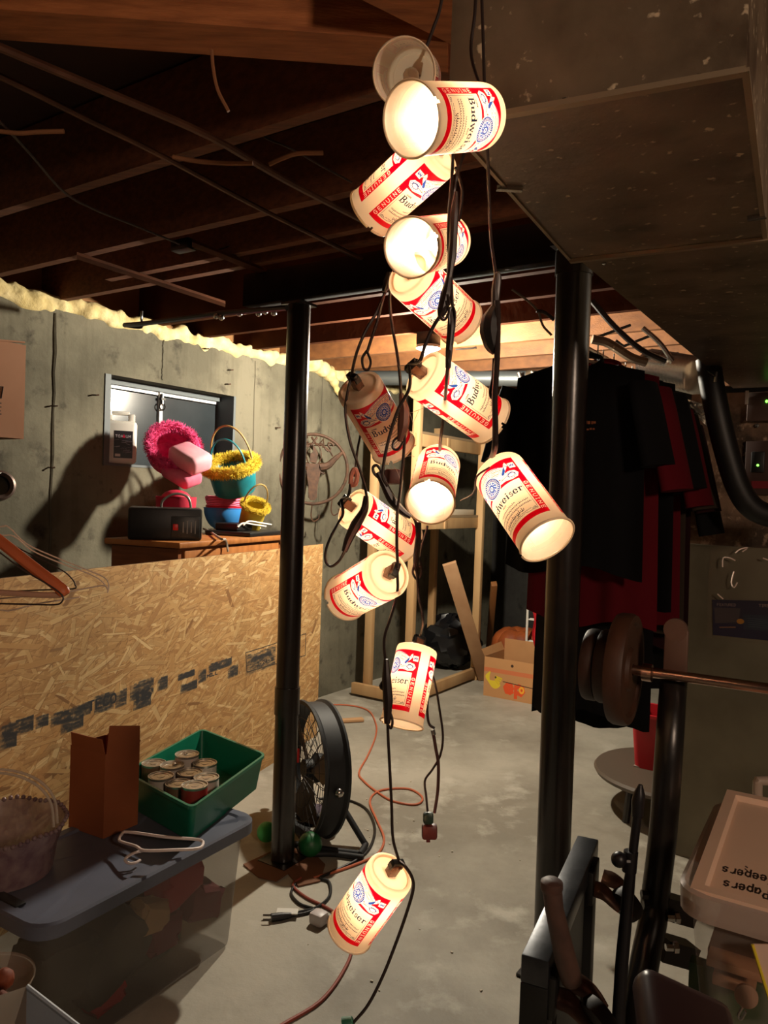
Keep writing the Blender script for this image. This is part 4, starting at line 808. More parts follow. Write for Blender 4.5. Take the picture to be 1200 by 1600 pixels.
# cardboard box high at the left edge and the vent hood below it
mCard = M('cardboard', (176, 128, 98), .85, rgb2=(162, 114, 84), ns=4)
bx = thing('cardboard_box', 'closed brown cardboard box high at the left edge against the concrete wall', 'box', P(-60, 690, 3.1))
a, b_, c_ = P(37, 686, 2.95), P(37, 540, 2.95), P(-140, 686, 2.62); q = MB(); ex = (c_ - a); ex.z = 0; ey = V((-ex.y, ex.x, 0)).normalized() * -.3; hz = V((0, 0, (b_ - a).z)); v8 = [a, a + ex, a + ex + ey, a + ey]
q.add(v8 + [p + hz for p in v8], [(0, 1, 2, 3), (4, 5, 6, 7), (0, 1, 5, 4), (1, 2, 6, 5), (2, 3, 7, 6), (3, 0, 4, 7)]); q.build('carton', mCard, bx)
mPrint = M('print_dark', (52, 38, 34), .8); nn = ex.cross(ZX).normalized(); nn = nn if nn.dot(CAM - a) > 0 else -nn
q = MB()
for pl in (((0, 604), (5, 604), (2, 622), (-6, 622)), ((-6, 630), (2, 630)), ((-6, 636), (2, 636)), ((-6, 642), (1, 642)), ((-6, 647), (2, 647))): q.tube([onplane(x, y, a + nn * .002, nn) for x, y in pl], .0025, 4)
q.build('printed_mark', mPrint, bx)
MB().bar(onplane(38, 535, a + nn * .0, nn), onplane(-140, 520, a, nn), .012, .006).build('top_flap_edge', mCard, bx)
vc = P(-2, 759, 3.55); t = thing('vent_pipe', 'round metal vent pipe end at the left edge below the cardboard box', 'pipe', vc); Rm = Matrix.Translation(vc) @ (V((.55, -.83, .1))).to_track_quat('Z', 'Y').to_matrix().to_4x4()
mVent = M('vent_metal', (110, 92, 84), .4, .5); q = MB(); q.lathe([(.045, .02), (.06, .03), (.07, .024), (.07, -.08)], 28, Rm); q.build('collar', mVent, t); q = MB(); q.lathe([(.047, .018), (.046, -.07), (.001, -.07)], 24, Rm); q.build('dark_bore', mBlack, t); q = MB(); q.ball(Rm @ V((0, 0, .03)) + ZX * .055, .006, 6); q.build('screw', mSteel, t)

# hangers at the left edge, hung on a rail that runs just out of the frame
rl = [P(-130, 800, 1.28), P(-130, 800, 2.0)]
mHang = M('orange_wood', (206, 108, 62), .5, rgb2=(180, 86, 46), ns=8, stretch=(1, 8, 1)); mWire = M('hanger_wire', (226, 206, 188), .4, .0); mWireD = M('hanger_wire_dark', (54, 40, 34), .45)
R0 = P(-110, 770, 1.5); tag(MB().tube([R0 + V((-.35, -.8, 0)), R0 + V((-.03, .03, 0))], .014, 10).build('hanging_rail', mBlackSteel), 'dark hanging rail at the far left holding the hangers', 'rail')
t = thing('coat_hanger', 'orange wooden coat hanger with trouser bar at the left edge', 'hanger', P(-60, 860, 1.5))
q = MB(); A_ = [P(-70, 796, 1.5), P(-10, 838, 1.5), P(50, 885, 1.5), P(92, 917, 1.5), P(103, 930, 1.5)]; q.tube(smooth(A_, 5), [.012] * 16 + [.0125, .0125, .012, .011, .008], 10, flat=.7); q.tube([A_[0], P(-140, 850, 1.5), P(-190, 900, 1.5)], .0115, 10); q.build('shoulder_arm', mHang, t)
q = MB(); q.tube([P(96, 930, 1.5), P(70, 930, 1.5), P(-150, 917, 1.5)], .006, 8); q.build('trouser_bar', M('pale_bar', (196, 150, 124), .5), t)
q = MB(); q.tube(smooth([A_[0], P(-72, 780, 1.5), P(-90, 766, 1.5), P(-108, 762, 1.5), P(-118, 772, 1.5)], 5), .0022, 6); q.build('hook', mSteel, t)
q = MB(); q.tube(smooth(pix([(-40, 832), (30, 886), (78, 915), (97, 930), (97, 940), (85, 945), (40, 944), (-60, 942)], 1.49), 4), .0017, 5); q.build('wire_frame', mWireD, t)
for (pts, mt, lb) in ((((-60, 830), (0, 823), (14, 824), (42, 850), (90, 872), (140, 892), (164, 903), (170, 915), (168, 926)), mWire, 'pale wire hanger reaching furthest right at the left edge'),
                  (((-60, 838), (0, 837), (22, 838), (50, 860), (95, 880), (140, 897), (160, 909), (168, 922), (160, 915), (104, 925), (40, 932), (-60, 940)), mWire, 'pale wire hanger just below the topmost one at the left edge'),
                  (((-60, 820), (0, 842), (40, 862), (95, 890), (112, 904), (117, 913), (114, 920), (60, 922), (-60, 928)), mWireD, 'dark wire hanger between the orange hanger and the pale ones'),
                  (((-80, 880), (-20, 905), (0, 953), (60, 943), (124, 933)), mWire, 'pale wire hanger lying lowest with its bar crossing the OSB board')):
    t = thing('wire_hanger', lb, 'hanger', P(pts[0][0], pts[0][1], 1.56))
    MB().tube(smooth(pix(pts, 1.56), 4), .0015, 6).build('wire_frame', mt, t); MB().tube(smooth([P(pts[0][0], pts[0][1], 1.56), P(-85, 790, 1.54), P(-100, 764, 1.52), P(-115, 768, 1.5)], 4), .0015, 6).build('hook', mt, t)

# ------------------------------------------------------------------ big tote with grey lid
zl = .42; ca, cb_ = onz(64, 1456, zl), onz(408, 1276, zl); ta = (cb_ - ca).normalized(); tb = V((ta.y, -ta.x, 0)); TL = (cb_ - ca).length; TW = .44; TAX = (tb, ta, ZX); tcn = ca + ta * (TL / 2) - tb * (TW / 2)
tote = thing('storage_tote', 'large clear plastic storage tote with slate grey lid in front of the OSB board', 'tote', V((tcn.x, tcn.y, 0)))
mClear = M('clear_tote_plastic', (118, 112, 106), .35, rgb2=(92, 88, 82), ns=3, alpha=.42); mLid = M('slate_lid', (92, 96, 112), .45, rgb2=(80, 84, 98), ns=6)
def tot(x, y, z): return V((tcn.x, tcn.y, 0)) + tb * x + ta * y + ZX * z
def rrect(hx, hy, r, n=5):
    o = []
    for sx, sy, a0 in ((1, 1, 0), (-1, 1, 90), (-1, -1, 180), (1, -1, 270)):
        for k in range(n + 1): a = math.radians(a0 + 90 * k / n); o.append((sx * (hx - r) + r * math.cos(a), sy * (hy - r) + r * math.sin(a)))
    return o
def loft(levels, org, ax):
    q = MB(); n = len(levels[0][0]); vs = [org + ax[0] * x + ax[1] * y + ax[2] * z for ring, z in levels for x, y in ring]
    fs = [(j * n + i, j * n + (i + 1) % n, (j + 1) * n + (i + 1) % n, (j + 1) * n + i) for j in range(len(levels) - 1) for i in range(n)]
    q.add(vs, fs); return q, n
q, n = loft([(rrect(.001, .001, .0005), .012), (rrect(TW / 2 - .055, TL / 2 - .06, .04), .012), (rrect(TW / 2 - .05, TL / 2 - .055, .05), .03), (rrect(TW / 2 - .03, TL / 2 - .03, .05), zl - .05), (rrect(TW / 2 - .012, TL / 2 - .012, .06), zl - .045), (rrect(TW / 2 - .012, TL / 2 - .012, .06), zl - .03)], V((tcn.x, tcn.y, 0)), TAX); q.build('bin', mClear, tote)
q, n = loft([(rrect(TW / 2, TL / 2, .07), zl - .04), (rrect(TW / 2, TL / 2, .07), zl - .006), (rrect(TW / 2 - .006, TL / 2 - .006, .066), zl), (rrect(TW / 2 - .035, TL / 2 - .035, .05), zl), (rrect(TW / 2 - .042, TL / 2 - .042, .045), zl - .006), (rrect(.001, .001, .0005), zl - .006)], V((tcn.x, tcn.y, 0)), TAX); q.build('lid', mLid, tote)
for sy in (-1, 1): q = MB(); q.box(tot(0, sy * (TL / 2 - .045), zl - .001), (.15, .03, .008), TAX, bev=.003); q.build('handle_slot', mBlack, tote)
mCl = [M('cloth_red', (150, 24, 34), .9), M('cloth_olive', (78, 72, 56), .9, rgb2=(58, 54, 44), ns=6), M('cloth_tan', (168, 134, 92), .9), M('cloth_maroon', (104, 30, 38), .9)]
for (x, y, z, s_, mi) in ((.06, .2, .28, .11, 0), (.08, .30, .16, .10, 3), (.02, -.1, .15, .17, 1), (.1, .05, .22, .08, 2), (.05, -.28, .2, .14, 1), (-.05, .1, .12, .16, 1), (.1, -.12, .06, .07, 0), (.06, .12, .13, .09, 3), (-.08, -.25, .1, .14, 1)):
    q = MB(); q.box(tot(x * .6 + .03, y * .9, min(z, .26)), (s_ * 1.1, s_ * 1.5, s_ * 1.1), (tb, (ta + ZX * (tl_ := random.uniform(-.4, .4))).normalized(), (ZX - ta * tl_).normalized()), 0, s_ * .3, 3)
    for v in q.v: v += V((random.uniform(-.01, .01), random.uniform(-.01, .01), random.uniform(-.01, .01)))
    q.build('folded_cloth', mCl[mi], tote)
# tall open cardboard box on the lid
mBox = M('brown_card', (150, 82, 44), .8, rgb2=(136, 72, 38), ns=4); mBoxIn = M('brown_card_inner', (170, 112, 70), .85)
zb = zl - .005; f0, f1, f2 = onz(161, 1311, zb), onz(107, 1292, zb), onz(215, 1288, zb); e1, e2 = f1 - f0, f2 - f0; hb_ = .262
t = thing('cardboard_box', 'tall narrow open cardboard carton with raised flaps on the slate grey lid', 'box', f0 + (e1 + e2) / 2)
q = MB(); v4 = [f0, f1, f1 + e2, f2]; q.add(v4 + [p + ZX * hb_ for p in v4], [(0, 1, 2, 3), (0, 1, 5, 4), (1, 2, 6, 5), (2, 3, 7, 6), (3, 0, 4, 7)]); q.build('carton', mBox, t)
up = ZX * hb_
for (a, b, dd, hh) in ((f1, f0, V((0, 0, .045)) + e2 * -.06, 1), (f0, f2, V((0, 0, .06)) + e1 * -.02, 1.45), (f1 + e2, f1, e1 * .35 + V((0, 0, -.02)), .6), (f2, f1 + e2, e2 * .12 + V((0, 0, .015)), .5)):
    a_ = a + up; b2 = b + up; g = (b2 - a_) * .03; q = MB(); c4 = [a_ + g, b2 - g, b2 - g * 2 + dd, a_ + g * 2 + dd * hh]; q.add(c4 + [p + V((.002, .003, 0)) for p in c4], [(0, 1, 2, 3), (4, 5, 6, 7), (0, 1, 5, 4), (1, 2, 6, 5), (2, 3, 7, 6), (3, 0, 4, 7)]); q.build('flap', mBox, t)
# green basin with food cans
zr = zl + .118; mGreen = M('green_basin', (18, 116, 88), .38, rgb2=(14, 104, 78), ns=5)
g0, g1, g2, g3 = onz(299, 1254, zr), onz(414, 1172, zr), onz(317, 1143, zr), onz(222, 1200, zr); g3 = g0 + (g2 - g1); gc = (g0 + g1 + g2 + g3) / 4
gx = (g1 - g0); gy = ((g3 - g0) * .5 + (onz(222, 1200, zr) - g0) * .5).normalized() * .41; t = thing('plastic_basin', 'dark green rectangular plastic basin holding food cans on the grey lid', 'basin', V((gc.x, gc.y, zb)))
GA = (gy.normalized(), gx.normalized(), ZX); hx, hy = gy.length / 2, gx.length / 2; og = V((gc.x, gc.y, zb)); hr = zr - zb
q, n = loft([(rrect(.001, .001, .0004), .0005), (rrect(hx * .87, hy * .9, .02), .0005), (rrect(hx * .97, hy * .97, .025), hr - .012), (rrect(hx, hy, .03), hr - .010), (rrect(hx, hy, .03), hr), (rrect(hx * .95, hy * .96, .025), hr), (rrect(hx * .85, hy * .88, .018), .005), (rrect(.001, .001, .0004), .005)], og, GA); q.build('tub', mGreen, t, ang=50)
mTin = M('tin_lid', (196, 190, 180), .3, .9, rgb2=(170, 164, 152), ns=20); mTinS = M('tin_side', (206, 200, 190), .35, .8); mLab = [M('tin_label_white', (206, 196, 184), .5), M('tin_label_red', (150, 40, 36), .5), M('tin_label_brown', (120, 88, 66), .5)]
def make_tin(loc, r, h, lm):
    t = thing('food_can', 'x', 'can', loc, random.uniform(0, 6)); Mx = Matrix.Translation((0, 0, 0))
    q = MB(); q.lathe([(.001, 0), (r * .97, 0), (r, .003), (r * .97, .006), (r * .97, h - .006), (r, h - .003), (r, h), (r * .955, h), (r * .945, h - .004)], 26); q.build('tin_body', mTinS, t, local=True)
    q = MB(); q.lathe([(r * .945, h - .004), (r * .8, h - .004), (r * .78, h - .0025), (r * .62, h - .0025), (r * .6, h - .004), (r * .3, h - .004), (r * .28, h - .003), (.0005, h - .003)], 26); q.build('tin_lid', mTin, t, local=True)
    q = MB(); q.lathe([(r * .975, .008), (r * .978, .009), (r * .978, h - .009), (r * .975, h - .008)], 26); q.build('paper_label', lm, t, local=True); return t
CN = 'food cans in the green basin'
for i, (px, py, hz, lb, lm) in enumerate(((296, 1233, .118, 'food can nearest the front corner of the green basin, lid gleaming', 1), (308, 1216, .108, 'food can with pale lid second from the front corner along the right row', 0), (270, 1231, .10, 'food can half hidden left of the front corner one', 2), (245, 1226, .108, 'food can with dull lid at the left front wall of the basin', 0), (275, 1212, .103, 'food can with dark lid in the middle of the basin', 2), (306, 1200, .108, 'food can with dull lid at the right end of the back row', 0), (278, 1191, .124, 'food can standing highest with bright pull-tab lid at the back', 0), (247, 1207, .112, 'food can with bright rim and pull tab left of the middle one', 0), (222, 1207, .108, 'food can partly hidden behind the tall cardboard carton', 2))):
    p = onz(px, py, zb + .006 + hz); lx, ly = ((-.130, -.168), (-.118, -.086), (-.05, -.173), (.028, -.190), (-.037, -.093), (-.045, -.011), (.036, -.033), (.043, -.113), (.118, -.143))[i]; hz += .016; ps = og + GA[0] * (lx * 1.1 + .014) + GA[1] * (ly * 1.1 + .02) + ZX * .006; c = make_tin(ps, .042, hz, mLab[lm]); tag(c, lb, 'can', CN)
    if i in (6, 7): q = MB(); q.tube(smooth([V((.012 + .009 * math.cos(a), .007 * math.sin(a), hz - .001)) for a in np.linspace(0, 6.28, 9)[:-1]], 2, True), .0016, 5, True); q.build('pull_tab', mSteel, c, local=True)
# white tube hanger lying on the lid
mHw = M('hanger_white', (224, 206, 198), .4); hg = [(186, 1312), (190, 1304), (200, 1300), (260, 1308), (310, 1312), (317, 1319), (308, 1326), (270, 1328), (226, 1329), (212, 1322), (192, 1316), (186, 1312)]
t = thing('plastic_hanger', 'white plastic clothes hanger lying at the front of the grey lid', 'hanger', onz(250, 1318, zl))
MB().tube(smooth([onz(x, y, zl + .035 + (.012 if 200 < x < 300 else 0)) for x, y in hg[:-1]], 4, True), .0045, 8, True).build('frame', mHw, t); MB().tube(smooth([onz(x, y, zl + .035 + dz) for x, y, dz in ((226, 1329, 0), (212, 1332, .0), (200, 1338, -.01), (195, 1344, -.018), (202, 1349, -.025), (212, 1348, -.026), (219, 1344, -.026))], 4), .004, 8).build('hook', mHw, t)
# purple plastic basket at left
pcn = onz(14, 1385, zb); pcn = onz(0, 1362, zb + .0); t = thing('easter_basket', 'round translucent purple plastic basket on the left end of the grey lid', 'basket', pcn)
mPur = M('purple_plastic', (152, 128, 128), .25, rgb2=(116, 88, 98), ns=30, alpha=.8); mClr = M('clear_handle', (214, 200, 186), .15, alpha=.55)
q = MB(); rB = .17; hB = .14; q.lathe([(.001, .002), (rB * .8, .002), (rB * .86, hB * .5), (rB, hB)], 40, Matrix.Translation(pcn)); q.build('bowl', mPur, t)
q = MB()
for k in range(60): a = k * 6.2832 / 60; q.ball(pcn + V((rB * math.cos(a), rB * math.sin(a), hB + .004 * math.sin(a * 8))), .007, 5)
q.build('beaded_rim', mPur, t)
for k in (-.012, .012): q = MB(); q.tube(smooth([pcn + V((.16 * math.cos(a), k - .02, hB + .15 * math.sin(a) ** .7)) for a in np.linspace(0.01, 3.13, 14)], 3), .004, 6); q.build('handle', mClr, t)
# bins in the bottom left corner
t = thing('open_bin', 'pale grey open plastic bin at the bottom left corner', 'bin', P(30, 1640, 1.35)); mPale = M('pale_bin', (150, 160, 172), .5); mPale2 = M('beige_bin', (126, 112, 98), .5)
c1, c2, c3 = P(42, 1541, 1.36), P(150, 1625, 1.32), P(-60, 1575, 1.1); dz = V((0, 0, -.35)); q = MB(); c4 = c3 + (c2 - c1); q.add([c1, c2, c4, c3] + [p + dz for p in (c1, c2, c4, c3)], [(0, 1, 5, 4), (1, 2, 6, 5), (4, 5, 6, 7)]); q.build('back_wall_panel', mPale, t); q = MB(); q.add([c1, c3, c3 + dz, c1 + dz], [(0, 1, 2, 3)]); q.build('side_wall_panel', mPale2, t)
MB().tube([c1, c2], .004, 6).build('rim', mPale, t)
t = thing('clear_bin', 'small clear plastic bin of orange and brown bits at the left edge below the tote', 'bin', P(0, 1540, 1.5))
q = MB(); cz = P(-22, 1560, 1.5); q.lathe([(.001, 0), (.07, 0), (.085, .065), (.088, .065), (.088, .07)], 28, Matrix.Translation(cz - ZX * .03)); q.build('tub', M('clear_tub', (170, 150, 134), .25, alpha=.45), t)
q = MB()
for _ in range(12): q.ball(cz + V((random.uniform(-.045, .045), random.uniform(-.045, .045), random.uniform(-.01, .02))), random.uniform(.012, .022), 6)
stuff(q.build('contents', M('orange_bits', (150, 72, 36), .7, rgb2=(96, 50, 40), ns=20), t))
for k in range(3): q = MB(); ctr = c1.lerp(c3, .35 + .2 * k) - ZX * (.10 + .03 * k) + (c2 - c1) * .1; q.tube([ctr + V((.03 * math.cos(a), 0, .03 * math.sin(a))) for a in np.linspace(0, 6.28, 13)[:-1]], .002, 5, True); q.build('wire_ring', mSteel, t if False else t)
# ================================================================== FLOOR: FAN, CORDS, SMALL THINGS
fc = P(487, 1200, 3.42); fn = V((-.89, -.45, .06)).normalized(); Rf = Matrix.Translation(fc) @ fn.to_track_quat('Z', 'Y').to_matrix().to_4x4(); RF = .287
fan = thing('drum_fan', 'black drum floor fan on a tubular stand behind the left steel post', 'fan', V((fc.x, fc.y, 0)))
mFan = M('fan_black', (26, 27, 29), .6, .0, spec=.4, rgb2=(38, 40, 42), ns=8)
MB().lathe([(RF * .97, .055), (RF * 1.03, .06), (RF * 1.04, .048), (RF, .036), (RF, -.036), (RF * 1.04, -.048), (RF * 1.03, -.06), (RF * .97, -.055), (RF * .965, 0), (RF * .97, .055)], 48, Rf).build('drum', mFan, fan)
for zz in (.054, -.054):
    q = MB()
    for k in range(28): a = k * 6.2832 / 28; q.tube([Rf @ V((.05 * math.cos(a), .05 * math.sin(a), zz)), Rf @ V((RF * .97 * math.cos(a + .25), RF * .97 * math.sin(a + .25), zz))], .0016, 4, cap=False)
    for rr in (.05, .10, .16, .22): q.tube([Rf @ V((rr * math.cos(a), rr * math.sin(a), zz)) for a in np.linspace(0, 6.2832, 33)[:-1]], .0018, 4, True)
    q.build('wire_guard', mFan, fan)
q = MB(); q.lathe([(.001, -.051), (.06, -.051), (.065, -.02), (.04, .0), (.04, .04), (.001, .04)], 20, Rf); q.build('motor', mFan, fan)
for k in range(3):
    a = k * 2.094 + .4; q = MB(); pts = []
    for rr, da, tw in ((.04, -.25, .02), (.04, .25, -.02), (.245, .42, -.045), (.25, 0, 0), (.235, -.38, .045)): pts.append(Rf @ V((rr * math.cos(a + da), rr * math.sin(a + da), .008 + tw * .7)))
    q.add(pts + [p + fn * .002 for p in pts], [tuple(range(5)), tuple(range(9, 4, -1))] + [(i, (i + 1) % 5, 5 + (i + 1) % 5, 5 + i) for i in range(5)]); q.build('blade', M('fan_blade', (70, 60, 52), .4, .3) if k == 0 else bpy.data.materials['fan_blade'], fan)
q = MB(); q.box(Rf @ V((-.03, .05, .058)), (.012, .012, .06), ID); q.build('red_tag', M('tag_red', (190, 30, 28), .5), fan)
sd = V((fn.y, -fn.x, 0)).normalized(); sd = sd if sd.dot(V((1, 0, 0))) > -2 else -sd
for sg in (-1, 1):
    piv = fc + sd * (sg * (RF + .02)); q = MB(); q.ball(piv, .02, 6); q.build('pivot_knob', mSteel, fan)
def fl(px, py, z=.0): return onz(px, py, z)
lp = [P(527, 1247, 3.35), fl(571, 1320, .015), fl(562, 1334, .015), fl(500, 1326, .015), fl(455, 1318, .015)]
q = MB(); q.tube(smooth([lp[0], lp[0].lerp(lp[1], .5), lp[1].lerp(lp[0], .06), lp[1], lp[2], lp[2].lerp(lp[3], .1), lp[3], lp[4]], 4), .0135, 10); q.build('stand_tube', mFan, fan)
q = MB(); q.tube(smooth([fl(568, 1340, .013), fl(520, 1334, .013), fl(470, 1330, .013), P(462, 1290, 3.6), P(468, 1250, 3.6)], 4), .0125, 10); q.build('stand_tube', mFan, fan)
# cords on the floor
mOr = M('orange_cord', (196, 104, 70), .55); mOr2 = M('faded_red_cord', (150, 72, 58), .55); rC = .0055
tag(MB().tube(smooth([fl(x, y, rC) for x, y in ((505, 1101), (545, 1102), (575, 1110), (587, 1130), (587, 1150), (575, 1180), (561, 1207), (570, 1222), (590, 1238), (615, 1252), (650, 1257), (660, 1246), (640, 1233), (605, 1233), (585, 1240), (578, 1255), (588, 1280), (600, 1310), (592, 1332), (570, 1345), (530, 1360), (490, 1372))], 5), rC, 8).build('extension_cord', mOr), 'orange extension cord looping over the concrete floor behind the hanging lights', 'cord')
tag(MB().tube(smooth([fl(x, y, rC) for x, y in ((470, 1372), (458, 1384), (478, 1402), (510, 1418), (540, 1440), (550, 1480), (535, 1520), (500, 1565), (440, 1602), (380, 1640))], 5), rC, 8).build('extension_cord', mOr2), 'dull red extension cord running to the bottom edge below the lowest can light', 'cord')
t = thing('black_power_cord', 'black power cord on the floor with a plug left of the lowest can light', 'cord', fl(480, 1430))
MB().tube(smooth([fl(x, y, .006) for x, y in ((498, 1248), (535, 1248), (570, 1262), (585, 1290), (580, 1320), (560, 1342), (520, 1362), (500, 1372), (514, 1378), (515, 1400), (495, 1418), (470, 1425), (455, 1430))], 5), .006, 8).build('cord_run', mBlack, t)
MB().tube(smooth([fl(x, y, .006) for x, y in ((462, 1380), (455, 1396), (468, 1412), (490, 1420), (480, 1426), (452, 1432))], 5), .005, 8).build('cord_loop', mBlack, t)
MB().tube([fl(455, 1430, .012), fl(440, 1432, .012), fl(424, 1434, .012)], [.009, .014, .015], 10).build('plug', mBlack, t)
for k in (-4, 3): MB().tube([fl(424, 1434 + k, .014), fl(411, 1434 + k, .014)], .0035, 6).build('prong', mSteel, t)
MB().box(fl(449, 1424, .018), (.075, .035, .004), ID).build('paper_tag', mWhiteP, t)
t = thing('white_adapter', 'small white plug adapter on the floor beside the lowest can light', 'adapter', fl(500, 1432))
MB().box(fl(498, 1434, .022), (.055, .05, .044), ROOM, bev=.01).build('adapter_body', M('adapter_white', (206, 196, 194), .4), t); MB().tube([fl(512, 1434, .02), fl(522, 1440, .012)], .009, 8).build('strain_relief', mBlack, t)
t = thing('small_cup', 'small grey cup on the floor beside the fan stand', 'cup', fl(514, 1301))
MB().lathe([(.001, 0), (.035, 0), (.042, .085), (.045, .088), (.041, .088), (.034, .004), (.001, .004)], 22, Matrix.Translation(fl(514, 1302))).build('cup_body', M('cup_grey', (120, 114, 106), .4), t)
mGB = M('green_ball', (24, 96, 50), .45)
tag(MB().ball(fl(484, 1338) + ZX * .05, .05, 12).build('ball', mGB), 'dark green ball on the floor just right of the left post', 'ball'); tag(MB().ball(fl(416, 1318) + ZX * .05, .042, 12).build('ball', M('bright_green_ball', (60, 170, 90), .45)), 'bright green ball on the floor left of the left post', 'ball')
mScr = M('wood_scrap', (196, 152, 108), .8)
for (x, y, l, a, lb) in ((548, 1130, .16, .3, 'pale splintered wood scrap on the floor behind the fan'),):
    p = fl(x, y); tag(MB().bar(p + V((-l / 2, 0, .012)), p + V((l / 2, .05, .014)), .05, .02, bev=.004).build('wood_scrap', mScr), lb, 'wood scrap')
q = MB()
for _ in range(46):
    x, y = random.uniform(500, 620), random.uniform(1225, 1340)
    if random.random() < .5: x, y = random.uniform(420, 840), random.uniform(1150, 1560)
    p = fl(x, y); s_ = random.uniform(.0018, .0055); q.box(p + ZX * s_ * .4, (s_ * 1.6, s_, s_ * .8), (V((math.cos(x), math.sin(x), 0)), V((-math.sin(x), math.cos(x), 0)), ZX))
o = tag(stuff(q.build('floor_crumbs', M('crumbs', (206, 196, 178), .9))), 'scattered pale crumbs and chips on the concrete floor', 'debris')
t = thing('fallen_rag', 'grey-purple crumpled rag on the floor behind the fan', 'rag', fl(505, 1290)); q = MB(); q.ball(fl(500, 1282) + ZX * .035, .07, 9, (1.4, 1, .5))
for v in q.v: v += V((random.uniform(-.012, .012), random.uniform(-.012, .012), random.uniform(-.006, .006)))
q.build('cloth', M('rag_purple', (92, 80, 92), .9), t)
t = thing('flat_cardboard', 'torn flat brown cardboard on the floor at the foot of the left post', 'cardboard', fl(430, 1370)); q = MB(); c = [fl(x, y, .002) for x, y in ((380, 1352), (428, 1330), (478, 1322), (508, 1352), (500, 1378), (466, 1386), (450, 1366), (432, 1378), (404, 1372))]; n = len(c); q.add(c + [p + ZX * .005 for p in c], [tuple(range(n)), tuple(range(n, 2 * n))] + [(i, (i + 1) % n, n + (i + 1) % n, n + i) for i in range(n)]); q.build('sheet', M('floor_card', (112, 72, 48), .85), t)

# ================================================================== BACK: TIMBER FRAME, BANANA BOX
C0 = fl(634, 1104); L0 = C0 - BX * .47; R1 = C0 + AX * 1.1
fr = thing('timber_frame', 'open shelving frame of pale two by four lumber at the back', 'shelving', C0)
def lum(a, b, wd=.04, ht=.08, up=ZX, name='rail'): return MB().bar(a, b, wd, ht, up, bev=.002).build(name, mPine, fr)
lum(L0 + ZX * .06, C0 + ZX * .06); lum(C0 + ZX * .06 + AX * .03, R1 + ZX * .06)
def stud(p, h, name='post'): return MB().box(p + ZX * (h / 2 + .0), (.045, .06, h), (AX, BX, ZX), bev=.002).build(name, mPine, fr)
for p, h in ((L0 + BX * .10 + AX * .05, 2.3), (C0 + AX * .06 - BX * .02, 2.3), (R1 - AX * .02, 2.05), (L0 + AX * 1.15, 2.1)): stud(p, h)
for yy, off, h in ((692, 0, .09), (818, 0, .085)):
    z = H - (yy - 775) / F * 5.5 if False else onplane(690, yy, C0, BX).z
    lum(C0 + ZX * z - BX * .03, R1 + ZX * z - BX * .03, .04, h); lum(C0 + ZX * z + AX * .5 - BX * .5, C0 + ZX * z + AX * .5, .04, h)
    MB().box(C0 + AX * .6 - BX * .25 + ZX * (z + h / 2 + .01), (.48, 1.0, .018), ROOM).build('shelf_board', M('shelf_board', (150, 126, 96), .7) if yy == 692 else bpy.data.materials['shelf_board'], fr)
z3 = onplane(690, 818, C0, BX).z + .085 / 2 + .019
tag(MB().box(C0 + AX * .75 - BX * .1 + ZX * (z3 + .022), (.10, .62, .044), ROOM, bev=.002).build('loose_plank', M('plank_white', (222, 208, 184), .6)), 'short whitish plank lying on the lower shelf of the timber frame', 'plank')
a, b = P(702, 880, 5.78), fl(757, 1060, .02); t = tag(MB().bar(a, b, .105, .03, (CAM - a), bev=.002).build('leaning_board', M('leaning_pine', (186, 146, 108), .65, rgb2=(166, 122, 86), ns=5)), 'pale board leaning diagonally against the back shelves behind the fruit box', 'board')
t = tag(MB().bar(P(772, 912, 6.6), fl(763, 1022, .0), .05, .05, V((0, 1, 0)), bev=.002).build('wood_post', M('tan_post', (150, 96, 50), .7)), 'short tan wooden post standing behind the fruit box', 'post')
bg = P(706, 985, 6.75); bg.z = 0; t = thing('rubbish_bag', 'black plastic rubbish bag with creased highlights behind the leaning board', 'bag', bg); q = MB(); q.ball(bg + ZX * .25, .24, 16, (1.1, .8, .95))
for v in q.v: v += V((random.uniform(-.025, .025), random.uniform(-.025, .025), random.uniform(-.025, .025)))
q.build('bag_body', M('bag_black', (22, 22, 25), .32, spec=.6), t, ang=25)
# banana box
mBan = M('banana_card', (190, 140, 92), .8, rgb2=(176, 126, 80), ns=4); q0 = fl(755, 1086); bh = .30; bw, bd = .56, .36
t = thing('fruit_box', 'brown cardboard fruit box printed with yellow bananas on the floor at the back', 'box', q0 + BX * bw / 2 + AX * bd / 2)
cv = Canvas(560, 240, (190, 140, 92)); cv.poly([(0, 150), (560, 150), (560, 176), (0, 176)], (206, 104, 66), .7)
for k in range(5): cv.line([(70 + 52 * math.cos(a) + 6 * k, 118 + (24 + k * 9) * math.sin(a)) for a in np.linspace(2.6, 5.6, 14)], 11, (222, 196, 52))
for k in range(4): cv.line([(96, 128 - k * 9), (150 - k * 8, 118 - k * 12)], 10, (214, 186, 44))
cv.ell((98, 122), 7, 7, (60, 50, 40))
draw_text(cv, 'epco', (340, 44), (1, 0), (0, 1), 62, 78, 26, (222, 84, 40), gap=26); cv.ell((312, 70), 22, 22, (238, 170, 50)); cv.ell((312, 70), 9, 9, (222, 84, 40))
for x in (230, 480): cv.ell((x, 206), 11, 9, (60, 42, 30))
cv.line([(160, 104), (540, 86)], 5, (70, 50, 36))
q = MB(); v4 = [q0, q0 + BX * bw, q0 + BX * bw + AX * bd, q0 + AX * bd]; q.add([v4[0], v4[1], v4[1] + ZX * bh, v4[0] + ZX * bh], [(0, 1, 2, 3)], 1, [[(0, 0), (1, 0), (1, 1), (0, 1)]])
